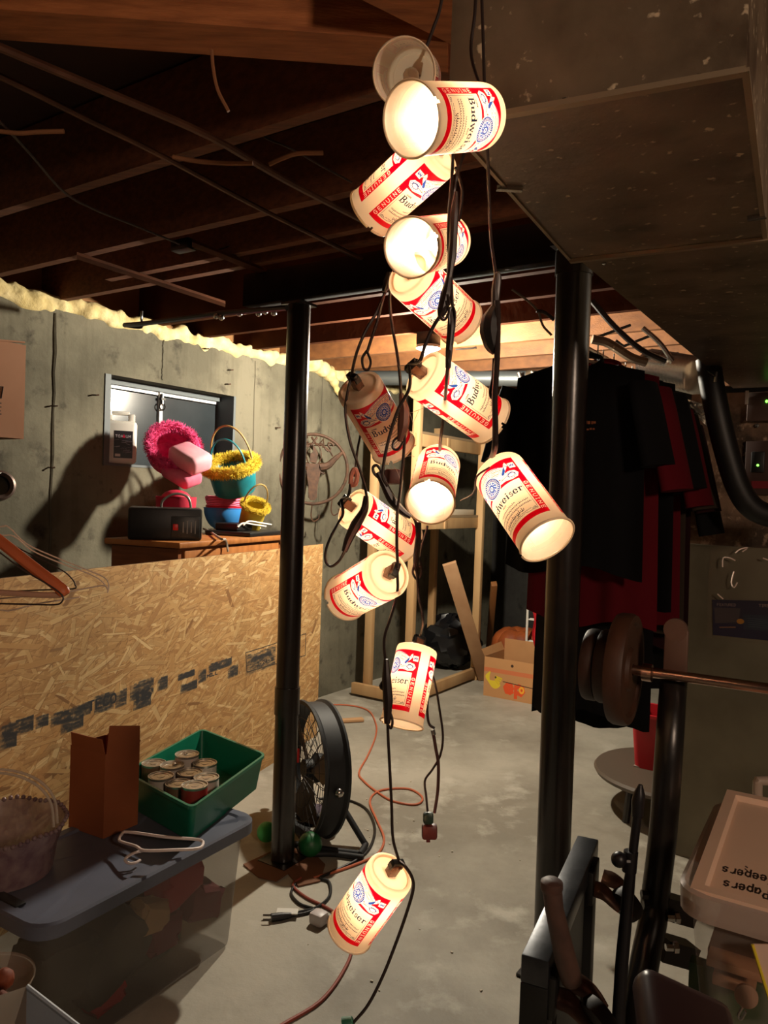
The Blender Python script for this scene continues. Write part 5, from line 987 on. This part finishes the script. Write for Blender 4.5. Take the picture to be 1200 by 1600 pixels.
q.add(v4 + [p + ZX * bh for p in v4], [(1, 2, 6, 5), (2, 3, 7, 6), (3, 0, 4, 7), (0, 1, 2, 3)], 0); q.build('carton', [mBan, img_mat('banana_print', cv.image('banana_print'), .8)], t, ang=20)
q = MB(); a = v4[3] + ZX * bh; q.add([v4[0] + ZX * bh, a, a + ZX * .06 - BX * .03, v4[0] + ZX * (bh + .05) - BX * .03], [(0, 1, 2, 3)]); q.build('flap', mBan, t); q = MB(); q.add([v4[3] + ZX * bh, v4[2] + ZX * bh, v4[2] + ZX * (bh + .09), v4[3] + ZX * (bh + .09)], [(0, 1, 2, 3)]); q.build('flap', mBan, t)
pu = P(812, 990, 6.5); pu.z = .0; mPum = M('orange_brown', (170, 86, 36), .6, rgb2=(120, 56, 26), ns=6)
t = thing('ribbed_bucket', 'orange-brown rounded bucket behind the fruit box', 'bucket', pu); q = MB()
for k in range(8): a = k * .785; q.ball(pu + V((.11 * math.cos(a), .11 * math.sin(a), .27)), .13, 8, (1, 1, 1.15))
q.build('ribbed_body', mPum, t); MB().lathe([(.2, 0), (.22, .16), (.001, .16)], 20, Matrix.Translation(pu)).build('stand', M('dark_stand', (60, 40, 28), .7), t)
t = thing('wire_rack', 'white wire rack with uprights beside the fruit box', 'rack', fl(818, 1080)); rk = P(815, 1000, 6.15); rk.z = 0
for dx in (0, .19):
    p = rk + BX * dx + AX * .1; MB().tube([p, p + ZX * .72], .010, 8).build('upright', mWhiteP, t)
for z in (.36, .54, .66):
    for k in range(3): p = rk + AX * (.1 + .03 * k) + ZX * z; MB().tube([p, p + BX * .19], .005, 6).build('cross_wire', mWhiteP, t)
q = MB(); cl = P(838, 985, 5.7); q.grid(6, 10, lambda u, v: cl + BX * (.07 * (u - .5) * (1 - .5 * v) + .01 * math.sin(v * 7)) + AX * (.02 * math.sin(u * 6)) + ZX * (.14 - .26 * v)); q.add([p + AX * .02 for p in q.v], [tuple(reversed(f)) for f in q.f]); tag(q.build('red_cloth', M('red_rag', (170, 12, 24), .85)), 'narrow red cloth hanging in front of the white wire rack', 'cloth')

# ================================================================== GARMENTS ON THE RAIL
railp = P(905, 548, 2.55); rz = railp.z
ra, rbp = railp - AX * .05, railp + AX * 0.95
tag(MB().tube([V((ra.x, ra.y, 2.02)), V((rbp.x, rbp.y, 2.02))], .014, 10).build('clothes_rail', mSteel), 'metal clothes rail carrying the dark shirts under the duct', 'rail')
def garment(s_, hw, top, length, sl, col, label, kind='t_shirt', hem=1.06, sleeve_len=.24, off=0.0, col2=None, seed=0):
    o = V((railp.x, railp.y, 0)) + AX * s_ + BX * off; r = random.Random(seed); t = thing(kind, label, 'shirt' if kind != 'coat' else 'coat', V((o.x, o.y, top - length)), group=None)
    mt = M(kind + '_cloth_' + str(seed), col, .9, rgb2=col2, ns=3, spec=.2)
    ph = r.uniform(0, 6); nv = 26; th = .022
    def width(v):        # v: 0 shoulder, 1 hem
        return hw * (0.96 + (hem - .96) * v)
    def pt(u, v, f):     # u -1..1
        wv = width(v); fold = (.010 * math.sin(u * 7 + ph + v * 2) + .006 * math.sin(u * 15 + ph * 2)) * (.3 + v)
        sh = .05 * abs(u) if v < .02 else .05 * abs(u) * max(0, 1 - v * 6)
        nk = .05 * max(0, 1 - (abs(u) / .32) ** 2) * max(0, 1 - v * 14) if f > 0 else .02 * max(0, 1 - (abs(u) / .32) ** 2) * max(0, 1 - v * 14)
        z = top - sh - nk - length * v + (.02 * math.sin(u * 4 + ph) if v > .9 else 0)
        return o + BX * (u * wv) + AX * (-f * th * math.sqrt(max(0, 1 - u * u)) + fold) + ZX * z
    q = MB(); nu = 22
    for f in (1, -1): q.grid(nu, nv, lambda a, b, f=f: pt(a * 2 - 1, b, f))
    b_ = q.build('body', mt, t, ang=70)
    for sx in (-1, 1):
        q = MB(); p0 = o + BX * (sx * hw * .95) + ZX * (top - .09); dr = V((0, 0, -1)) * .97 + BX * (sx * .22); pts = [p0 + dr * (sleeve_len * k / 5) for k in range(6)]
        q.tube(pts, [.085, .092, .094, .096, .098, .10], 14, flat=.33); q.build('sleeve', mt, t, ang=70)
    q = MB(); q.tube(smooth([o + BX * (.075 * math.cos(a)) + AX * (-.03 * math.sin(a)) + ZX * (top - .012 - .03 * math.sin(a)) for a in np.linspace(0, 6.2832, 13)[:-1]], 2, True), .010, 6, True); q.build('collar', mt, t)
    q = MB(); q.tube([o + BX * (-hw * .8) + ZX * (top - .055), o + ZX * (top + .004), o + BX * (hw * .8) + ZX * (top - .055)], .006, 6); q.tube(smooth([o + ZX * (top + .004), o + ZX * (top + .03), V((o.x, o.y, 2.04)) + BX * .0], 4), .0025, 6); q.build('hanger', mWire, t)
    return t, o
BLK, RED2 = (9, 8, 10), (86, 4, 18)
def topz(px, py, d): return P(px, py, d).z
t, o = garment(0.0, .225, 1.975, .70, 0, BLK, 'black t-shirt with small orange chest print, frontmost on the rail', seed=1, sleeve_len=.27)
q = MB(); r = random.Random(9)
for row, (z, h_) in enumerate(((1.758, .010), (1.737, .007))):
    x = -.005
    while x < .085: wd = r.uniform(.004, .009); q.box(o + BX * x - AX * .066 + ZX * (z + r.uniform(-.001, .001)), (wd, .003, h_ * r.uniform(.7, 1)), ROOM); x += wd + .003
q.build('chest_print', M('print_orange', (150, 84, 50), .7), t)
garment(.10, .215, 1.97, .88, 0, RED2, 'dark red t-shirt hanging directly behind the frontmost black one', seed=2, off=.03, sleeve_len=.34)
garment(.19, .215, 1.97, 1.22, 0, BLK, 'long black garment behind the dark red t-shirt', 'coat', seed=3, off=.02, hem=1.0, sleeve_len=.30)
garment(.28, .225, 1.97, .82, 0, BLK, 'second black t-shirt, hanging behind the long black garment', seed=4, off=.03, sleeve_len=.33)
garment(.37, .21, 1.96, 1.28, 0, (14, 13, 14), 'long black garment reaching nearly to the round table', 'coat', seed=5, off=-.05, hem=1.0, sleeve_len=.34)
garment(.46, .22, 1.94, .9, 0, RED2, 'second dark red t-shirt, halfway along the rail with one sleeve end showing', seed=6, off=.02, sleeve_len=.36)
garment(.55, .22, 1.93, .9, 0, (52, 42, 34), 'brown shirt past the middle of the rail', seed=7, off=.02, sleeve_len=.36)
garment(.64, .22, 1.90, .95, 0, (38, 10, 14), 'dark maroon shirt near the far end of the rail', seed=8, off=.02, sleeve_len=.34)
garment(.74, .225, 1.87, 1.1, 0, (12, 11, 12), 'long black coat at the far end of the rail next to the pier', 'coat', seed=10, off=.0, hem=1.02, sleeve_len=.4)

# round table and red tub behind the weights
tp = onz(985, 1196, .30); t = thing('round_table', 'low round dark table on the floor behind the weight rack', 'table', V((tp.x + .2, tp.y + .1, 0)))
tcx = onz(1050, 1205, .2); MB().lathe([(.001, .0), (.36, .0), (.37, -.012), (.36, -.03), (.001, -.03)], 44, Matrix.Translation(tcx)).build('tabletop', M('table_taupe', (84, 72, 60), .5), t)
for k in range(4): a = k * 1.571 + .5; MB().tube([tcx + V((.28 * math.cos(a), .28 * math.sin(a), -.03)), V((tcx.x + .30 * math.cos(a), tcx.y + .30 * math.sin(a), 0))], .018, 8).build('leg', mBlackSteel, t)
rb_ = tcx - BX * .06 + AX * .04; q = MB(); rdz = tcx.z
t = thing('red_tub', 'red plastic tub standing on the low round table', 'tub', V((rb_.x, rb_.y, rdz))); q, n = loft([(rrect(.11, .10, .03), .001), (rrect(.13, .12, .03), .26), (rrect(.138, .128, .03), .262), (rrect(.138, .128, .03), .275), (rrect(.12, .11, .03), .275), (rrect(.1, .09, .03), .01)], V((rb_.x, rb_.y, rdz)), ROOM); q.build('tub_body', M('tub_red', (176, 26, 36), .4), t); q = MB(); q.box(V((rb_.x, rb_.y, rdz + .004)), (.22, .20, .006), ROOM); q.build('tub_base', M('tub_base_grey', (150, 140, 130), .5), t)

# ================================================================== WEIGHT RACK, BARBELL
zbar = 1.10; p0 = onz(912, 1036, zbar); p1 = onz(1200, 1076, zbar); bdn = (p1 - p0).normalized(); p2 = p1 + bdn * .5
bar = thing('barbell', 'steel barbell with bare grip lying across the black rack, loaded at its left end', 'barbell', (p0 + p1) / 2)
mChr = M('bar_chrome', (190, 158, 140), .22, 1.0); MB().tube([p0, p2], .0125, 14).build('bar_shaft', mChr, bar)
cl0 = onz(1004, 1050, zbar); MB().tube([cl0, cl0 + bdn * .022], .021, 16).build('collar', mChr, bar)
Rb = lambda c: Matrix.Translation(c) @ bdn.to_track_quat('Z', 'Y').to_matrix().to_4x4()
mPl = [M('plate_brown', (58, 34, 24), .55, rgb2=(46, 28, 20), ns=12), M('plate_tan', (76, 46, 30), .55, rgb2=(60, 36, 24), ns=12)]
sx_ = (cl0 - p0).length
for (s_, r, th, mt, lb) in ((sx_ - .045, .135, .042, mPl[1], 'largest brown weight plate, innermost on the barbell'), (sx_ - .085, .09, .034, mPl[0], 'smaller dark weight plate in the middle of the three'), (sx_ - .12, .088, .03, mPl[0], 'smaller dark weight plate outermost on the barbell')):
    q = MB(); q.lathe([(.014, -th / 2), (r * .35, -th / 2), (r * .4, -th * .3), (r * .8, -th * .3), (r * .85, -th / 2), (r * .97, -th / 2), (r, -th * .3), (r, th * .3), (r * .97, th / 2), (r * .85, th / 2), (r * .8, th * .3), (r * .4, th * .3), (r * .35, th / 2), (.014, th / 2), (.014, -th / 2)], 40, Rb(p0 + bdn * s_)); tag(q.build('weight_plate', mt), lb, 'weight plate', 'plates on the barbell')
ut = onz(1053, 1056, zbar - .014); rk = thing('bench_rack', 'black tubular weight bench rack holding the barbell at right', 'weight rack', V((ut.x, ut.y, 0)))
rU = .0315; dU = 1.79; ub = [ut, P(1046, 1160, dU), P(1036, 1300, dU), P(1024, 1400, dU), P(1020, 1440, dU - .02), P(1008, 1500, dU - .06), P(1000, 1560, dU - .1), P(996, 1640, dU - .12)]
MB().tube(smooth(ub, 5), rU, 16).build('upright', mBlackSteel, rk)
q = MB(); hk = P(1055, 1018, dU + .04); q.box(P(1056, 1022, dU + .045), (.055, .012, .12), (BX, AX, ZX), bev=.004); q.lathe([(.001, -.006), (.0275, -.006), (.0275, .006), (.001, .006)], 20, Matrix.Translation(P(1056, 984, dU + .045)) @ AX.to_track_quat('Z', 'Y').to_matrix().to_4x4()); q.build('hook_plate', M('hook_plate', (112, 86, 74), .45, .3), rk)
MB().box(ut - ZX * .0, (.03, .075, .03), ROOM, bev=.006).build('bar_cradle', mBlackSteel, rk)
for (x, y) in ((1012, 1398), (1015, 1415), (1006, 1462)): q = MB(); q.tube([P(x, y, dU - .02), P(x - 10, y - 1, dU - .02)], .010, 6); q.build('bolt', mBlackSteel, rk)
for (y,) in ((1412,), (1478,)): q = MB(); q.bar(P(1030, y, dU), P(1078, y + 14, dU + .03), .05, .05); q.build('cross_tube', mBlackSteel, rk)
for (x, y) in ((1058, 1434), (1056, 1480)): q = MB(); q.tube([P(x - 16, y, dU - .03), P(x, y + 1, dU - .03)], .008, 6); q.tube([P(x - 4, y, dU - .03), P(x + 3, y, dU - .03)], .013, 6); q.build('bolt', mSteel, rk)
# mic stand style pole
t = thing('thin_stand', 'slim black adjustable stand pole with thumb knob between cart and rack', 'stand', P(963, 1620, 1.62)); mNavy = M('stand_black', (18, 17, 22), .4)
MB().tube(pix([(996, 1272), (988, 1340), (982, 1390), (972, 1500), (962, 1660)], 1.62), [.0095, .0095, .0125, .0135, .0135], 12).build('pole', mNavy, t)
MB().tube(pix([(1001, 1226), (999, 1240), (997, 1252), (996, 1276)], 1.62), [.004, .012, .0135, .012], 12).build('top_grip', mNavy, t); MB().tube(pix([(986, 1330), (983, 1362)], 1.62), .015, 12).build('clutch', mNavy, t)
MB().tube(pix([(984, 1346), (968, 1345)], 1.61), .006, 8).build('knob_stem', mNavy, t); MB().ball(P(967, 1343, 1.61), .0165, 9, (1, 1, 1)).build('thumb_knob', mNavy, t)
fb = onz(955, 1575, .006) if False else P(958, 1590, 1.62)
# cart with casters
ca0, ca1 = P(836, 1497, 1.36), P(919, 1303, 1.86); ca1.z = ca0.z; cdv = (ca1 - ca0).normalized(); csd = V((cdv.y, -cdv.x, 0)); CX = (csd, cdv, ZX); W3 = .05
crt = thing('steel_cart_frame', 'upended black square tube cart frame with swivel casters at bottom right', 'cart', V((ca0.x, ca0.y, 0))); mCart = M('cart_steel', (84, 86, 90), .35, .85, rgb2=(60, 62, 66), ns=14, bump=.05); mCartB = M('cart_black', (20, 21, 20), .45)
cLn = (ca1 - ca0).length
MB().box(ca0 + cdv * (cLn / 2) - ZX * .025, (W3, cLn, .05), CX, bev=.003).build('top_tube', mCart, crt)
MB().box(V((ca0.x, ca0.y, (ca0.z - .05) / 2)) + cdv * .025, (W3, .05, ca0.z - .05), CX, bev=.003).build('leg', mCartB, crt); MB().box(V((ca1.x, ca1.y, (ca0.z - .05) / 2)) - cdv * .025, (W3, .05, ca0.z - .05), CX, bev=.003).build('leg', mCartB, crt)
MB().box((ca0 + ca1) / 2 + cdv * .04 - ZX * .33 + csd * .0, (.022, cLn - .26, .54), CX).build('side_plate', mCartB, crt)
mCast = M('caster_metal', (120, 92, 80), .3, .7); mTyre = M('caster_rubber', (34, 27, 25), .55)
for (s_, zz, lb) in ((.05, -.07, 0), (cLn - .10, -.055, 1)):
    b0 = ca0 + cdv * s_ + csd * .03 + ZX * zz; q = MB(); q.box(b0, (.014, .09, .075), CX, bev=.003); q.build('caster_plate', mCartB, crt)
    wc = b0 + csd * .075 - ZX * .035 - cdv * .0; ax_w = (cdv * .35 + ZX * .2 + csd * .25).normalized(); Rw = Matrix.Translation(wc) @ ax_w.to_track_quat('Z', 'Y').to_matrix().to_4x4()
    q = MB(); q.lathe([(.008, -.016), (.028, -.016), (.036, -.013), (.0385, 0), (.036, .013), (.028, .016), (.008, .016)], 30, Rw); q.build('caster_wheel', mTyre, crt)
    for sg in (-1, 1):
        q = MB(); a = b0 + csd * .008 + ax_w * (sg * .020); c = wc + ax_w * (sg * .020); q.tube(smooth([a, a.lerp(c, .5) + ZX * .01, c], 4), [.017, .018, .019, .018, .017, .016, .015, .013, .010], 8, flat=.3); q.build('caster_fork', mCast, crt)
    q = MB(); q.tube([wc - ax_w * .024, wc + ax_w * .024], .005, 8); q.build('axle', mSteel, crt)
kb = P(862, 1383, 1.32); q = MB(); q.tube([kb, P(866, 1420, 1.32), P(884, 1500, 1.34), P(893, 1530, 1.36)], [.017, .016, .019, .019], 14); q.lathe([(.0165, -.012), (.0195, -.004), (.019, .006), (.012, .011), (.001, .011)], 20, Matrix.Translation(kb)); q.build('grip_handle', M('worn_grip', (88, 62, 52), .55, rgb2=(66, 46, 40), ns=20), crt)
# bench pad
pp = P(1062, 1640, 1.15); t = thing('bench_pad', 'dark brown padded bench cushion at the bottom edge, right of the cart', 'bench', pp); q = MB(); dpx = (P(1140, 1620, 1.15) - P(1010, 1560, 1.15)).normalized(); nd = V((-.35, -.35, 1)).normalized(); sd2 = dpx.cross(nd).normalized(); nd = sd2.cross(dpx).normalized()
q.box(P(1085, 1678, 1.12), (.16, .26, .055), (dpx, sd2, nd), bev=.022, seg=3); q.build('cushion', M('bench_vinyl', (44, 28, 28), .35), t); q = MB(); q.tube([P(1085, 1705, 1.12), V((P(1085, 1705, 1.12).x, P(1085, 1705, 1.12).y, 0))], .025, 10); q.build('support_post', mBlackSteel, t)

# ================================================================== CLEAR TOTE AT THE RIGHT
zq = .78; k0, k1 = onz(1056, 1388, zq), onz(1122, 1246, zq); ka = (k1 - k0).normalized(); kb2 = V((ka.y, -ka.x, 0)); KL = (k1 - k0).length; KW = .52; KX = (kb2, ka, ZX); hK = .34; kc = k0 + ka * KL / 2 + kb2 * KW / 2; ko = V((kc.x, kc.y, zq - hK))
t = thing('storage_tote', 'clear plastic storage tote with tilted handwritten lid at the lower right', 'tote', ko)
mClr2 = M('clear_bin_plastic', (206, 194, 184), .25, alpha=.2); mLid2 = M('milky_lid', (238, 206, 182), .4, rgb2=(230, 196, 170), ns=5)
q, n = loft([(rrect(.001, .001, .0004), .001), (rrect(KW / 2 - .05, KL / 2 - .05, .04), .001), (rrect(KW / 2 - .02, KL / 2 - .02, .05), hK - .06), (rrect(KW / 2 - .012, KL / 2 - .012, .055), hK - .055)], ko, KX); q.build('bin', mClr2, t)
q, n = loft([(rrect(KW / 2 - .012, KL / 2 - .012, .055), hK - .055), (rrect(KW / 2, KL / 2, .06), hK - .05), (rrect(KW / 2 + .002, KL / 2 + .002, .06), hK - .004), (rrect(KW / 2 - .006, KL / 2 - .006, .056), hK), (rrect(KW / 2 - .018, KL / 2 - .018, .05), hK - .006), (rrect(KW / 2 - .02, KL / 2 - .02, .05), hK - .05)], ko, KX); q.build('rim_band', M('rim_plastic', (196, 176, 164), .3, alpha=.7), t)
cv = Canvas(700, 500, (236, 202, 176)); INK = (50, 38, 34)
# handwriting as it stands, upside down towards us
for (txt, cx, cy) in (('Keepers', 96, 128), ('Papers', 100, 66), ('Books', 250, 64)): draw_text(cv, txt, (cx, cy), (-1, -.05), (.05, -1), 15, 36, 6, INK, gap=8)
cv.line([(84, 150), (90, 146)], 5, INK); cv.line([(84, 138), (92, 132)], 4, INK)
cv.line([(474 + 40 * math.cos(a), 300 + 40 * math.sin(a)) for a in np.linspace(0, 6.28, 24)], 4, (150, 108, 88))
l0 = .028; lo = ko + ZX * (hK + .012); tilt = lambda x, y: ZX * (.03 * (x / KW + .5) * 0 + .012 * (y / KL))
q = MB(); hx, hy = KW / 2 - .022, KL / 2 - .02
def lp_(x, y, z): return lo + kb2 * x + ka * y + ZX * (z + .022 * (x / hx) * 0 + .016 * (y / hy))
ix, iy = hx - l0, hy - l0
q.add([lp_(-ix, -iy, -.008), lp_(ix, -iy, -.008), lp_(ix, iy, -.008), lp_(-ix, iy, -.008)], [(0, 1, 2, 3)], 1, [[(0, 0), (1, 0), (1, 1), (0, 1)]])
rings = [(ix, iy, -.008), (ix + .006, iy + .006, .004), (hx, hy, .004), (hx, hy, -.010)]
for a, b in zip(rings[:-1], rings[1:]):
    A4 = [lp_(-a[0], -a[1], a[2]), lp_(a[0], -a[1], a[2]), lp_(a[0], a[1], a[2]), lp_(-a[0], a[1], a[2])]; B4 = [lp_(-b[0], -b[1], b[2]), lp_(b[0], -b[1], b[2]), lp_(b[0], b[1], b[2]), lp_(-b[0], b[1], b[2])]
    q.add(A4 + B4, [(i, (i + 1) % 4, 4 + (i + 1) % 4, 4 + i) for i in range(4)])
q.build('lid', [mLid2, img_mat('lid_writing', cv.image('lid_print'), .4)], t, ang=30)
def kin(px, py, dep): return onplane(px, py, k0 + ka * dep, ka)
q = MB(); a = kin(1150, 1506, .10); q.box(a, (.10, .05, .016), KX, bev=.002); q.box(kin(1148, 1530, .12), (.075, .05, .02), KX, bev=.002); q.build('wood_piece', M('tan_wood', (176, 128, 96), .6), t)
q = MB(); q.box(kin(1160, 1570, .16), (.20, .03, .12), KX); q.build('green_folder', M('green_folder', (42, 70, 44), .7, rgb2=(70, 84, 50), ns=12), t)
c = kin(1166, 1556, .06); q = MB(); q.lathe([(.001, -.006), (.020, -.006), (.021, 0), (.02, .006), (.001, .006)], 24, Matrix.Translation(c) @ (V((-.3, -1, .3))).to_track_quat('Z', 'Y').to_matrix().to_4x4()); q.build('bottle_cap', M('cap_tan', (170, 132, 108), .5), t)
q = MB(); q.tube(smooth([kin(1160, 1574, .06), kin(1154, 1586, .06), kin(1158, 1592, .06), kin(1165, 1580, .06)], 4), .003, 6); q.build('metal_clip', mSteel, t)
q = MB(); q.box(kin(1210, 1470, .25), (.22, .25, .02), KX); q.build('brown_papers', M('brown_papers', (120, 84, 60), .8), t)
t2 = thing('paper_folder', 'white and yellow edged card leaning on the front of the clear tote', 'folder', kin(1190, 1600, -.012)); q = MB(); c4 = [kin(x, y, -.02) for x, y in ((1176, 1474), (1240, 1476), (1250, 1600), (1215, 1600))]; q.add(c4 + [p - ka * .003 for p in c4], [(0, 1, 2, 3), (4, 5, 6, 7), (0, 1, 5, 4), (1, 2, 6, 5), (2, 3, 7, 6), (3, 0, 4, 7)]); q.build('card', M('card_white', (226, 196, 178), .6), t2); q = MB(); q.tube([c4[0] - ka * .004, c4[3] - ka * .004], .0028, 6); q.build('yellow_edge', M('yellow_edge', (212, 190, 40), .5), t2)
# crate under the tote (its stand)
# ================================================================== THINGS ON THE PIER
t = thing('black_hose', 'thick black insulated hose bending down past the peeling pier', 'hose', P(1140, 700, 2.75)); MB().tube(smooth(pix([(1106, 560), (1112, 600), (1124, 660), (1138, 715), (1153, 760), (1172, 790), (1200, 805), (1260, 815)], 2.75), 6), .042, 16).build('hose_run', M('hose_black', (14, 12, 12), .5), t)
t = thing('wall_bracket', 'small pale metal bracket on the duct end above the hose', 'bracket', P(1115, 588, 2.7)); MB().bar(P(1119, 581, 2.7), P(1117, 597, 2.7), .010, .006).build('plate', mSteel, t); MB().tube(pix([(1105, 580), (1118, 589), (1106, 581), (1119, 581)], 2.7), .002, 5).build('brace', mSteel, t)
mDev = M('device_plastic', (86, 66, 58), .5); mLed = M('led_green', (120, 255, 80), .4, emis=(120, 255, 80), estr=3.0)
def dev(name, x0, y0, x1, y1, off, mat, label, cat): a, b = PPt(x0, y1, off), PPt(x1, y0, off); c = (a + b) / 2; t = thing(name, label, cat, c); MB().box(c + AX * off / 2, (abs((b - a).dot(BX)), off, abs(b.z - a.z)), ROOM, bev=.004).build('case', mat, t); return t
t = dev('control_box', 1166, 610, 1250, 658, .05, mDev, 'brown control box with a green light high on the right pier', 'electrical box'); MB().ball(PPt(1198, 627, .053), .006, 6).build('indicator_light', mLed, t); MB().box(PPt(1167, 621, .056), (.012, .006, .055), ROOM).build('white_sticker', M('sticker', (220, 210, 204), .5), t); MB().lathe([(.001, .004), (.008, .003), (.009, 0)], 10, Matrix.Translation(PPt(1183, 665, .01)) @ (-AX).to_track_quat('Z', 'Y').to_matrix().to_4x4()).build('screw', mSteel, t)
t = dev('thermostat', 1162, 688, 1260, 772, .03, M('thermo_plastic', (70, 50, 44), .5), 'brown wall controller with dark oval display and green light below the control box', 'controller'); q = MB(); q.box(PPt(1184, 722, .034), (.05, .01, .085), ROOM, bev=.02 if False else .004); q.build('display', mBlack, t); MB().ball(PPt(1184, 727, .042), .005, 6).build('indicator_light', mLed, t); MB().box(PPt(1215, 758, .034), (.19, .006, .03), ROOM).build('red_strip', M('strip_red', (120, 12, 26), .5), t)
cv = Canvas(360, 180, (28, 34, 58)); r = random.Random(4)
cv.poly([(0, 0), (360, 0), (360, 60), (0, 60)], (18, 26, 60)); cv.poly([(130, 40), (360, 40), (360, 110), (130, 110)], (30, 48, 66)); cv.poly([(10, 60), (110, 70), (120, 140), (8, 140)], (66, 60, 66))
draw_text(cv, 'FEATURED', (60, 150), (1, 0), (0, 1), 7, 12, 3, (110, 96, 96)); draw_text(cv, 'TIME 2000' if False else 'TIRE SALE', (250, 150), (1, 0), (0, 1), 9, 13, 3, (130, 110, 104)); cv.ell((118, 74), 16, 13, (176, 120, 40)); cv.line([(30, 40), (96, 44)], 6, (130, 92, 66))
for k in range(5): cv.line([(150, 54 + k * 9), (340, 52 + k * 9)], 2, (60, 80, 92))
c4 = [PPt(x, y, .022) for x, y in ((1114, 992), (1250, 1006), (1250, 940), (1113, 937))]; t = thing('plastic_sleeve', 'clear plastic sleeve with a dark blue flyer hung on the right pier', 'flyer', c4[0])
q = MB(); q.add(c4, [(0, 1, 2, 3)], 0, [[(0, 0), (1, 0), (1, 1), (0, 1)]]); q.build('flyer', img_mat('flyer_print', cv.image('flyer_print'), .35), t)
q = MB(); s4 = [PPt(x, y) for x, y in ((1106, 994), (1250, 1010), (1250, 850), (1112, 855))]; u = random.Random(6)
def slv(a, b): p = s4[0].lerp(s4[1], a).lerp(s4[3].lerp(s4[2], a), b); return p - AX * (.036 + .010 * math.sin(a * 9 + b * 5) * (b) + u.uniform(0, .004))
q.grid(12, 12, slv); q.build('sleeve', M('sleeve_clear', (150, 124, 104), .12, alpha=.10, spec=.9), t, ang=80)
for pts in (((1129, 886), (1130, 872), (1140, 872), (1149, 876)), ((1147, 893), (1143, 910), (1147, 918), (1152, 910)), ((1149, 864), (1157, 858), (1168, 856), (1160, 862)), ((1121, 928), (1130, 936)), ((1192, 872), (1200, 875))): MB().tube(smooth([PPt(x, y, .056) for x, y in pts], 3), .0028, 5).build('fold_glint', M('glint_film', (240, 214, 200), .1) if 'glint_film' not in bpy.data.materials else bpy.data.materials['glint_film'], t)  # pale tubes drawn as the glints on the folds of the film
t = thing('white_pipe', 'short white plastic pipe elbow beside the clear tote at the right edge', 'pipe', P(1185, 1240, 2.3)); MB().tube(smooth(pix([(1184, 1262), (1184, 1226), (1190, 1220), (1240, 1222)], 2.3), 5), .014, 10).build('pipe_run', M('pvc', (190, 168, 152), .4), t)
t = thing('cobweb', 'thin dusty cobweb strands hanging beside the unlit can light at the left', 'cobweb', P(655, 640, 1.0))
for k, pts in enumerate((((632, 637), (640, 645), (655, 640), (668, 636)), ((640, 645), (645, 660), (646, 675), (640, 690)), ((655, 640), (646, 660)), ((622, 720), (640, 712), (648, 714)), ((612, 725), (620, 735), (626, 752)), ((668, 636), (680, 640)))): MB().tube(smooth(pix(pts, .985), 3), .00035, 4).build('strand', mDust, t)
wire('loose_cable', pix([(800, 452), (822, 468), (840, 486), (848, 508), (862, 524)], 2.6), .004, M('grey_cable', (120, 104, 92), .6), 'grey loose cable hanging under the joists left of the right post', 'cable')
wire('loose_cable', pix([(838, 486), (850, 488), (866, 500)], 2.6), .006, mDkWire, 'short dark cable meeting the right post below the duct', 'cable')
wire('bent_nail_wire', pix([(712, 546), (728, 545), (742, 543), (742, 536), (744, 545)], 4.6), .005, mBlackSteel, 'thin bent black wire on the pale joist right of the ceiling lamp', 'wire')
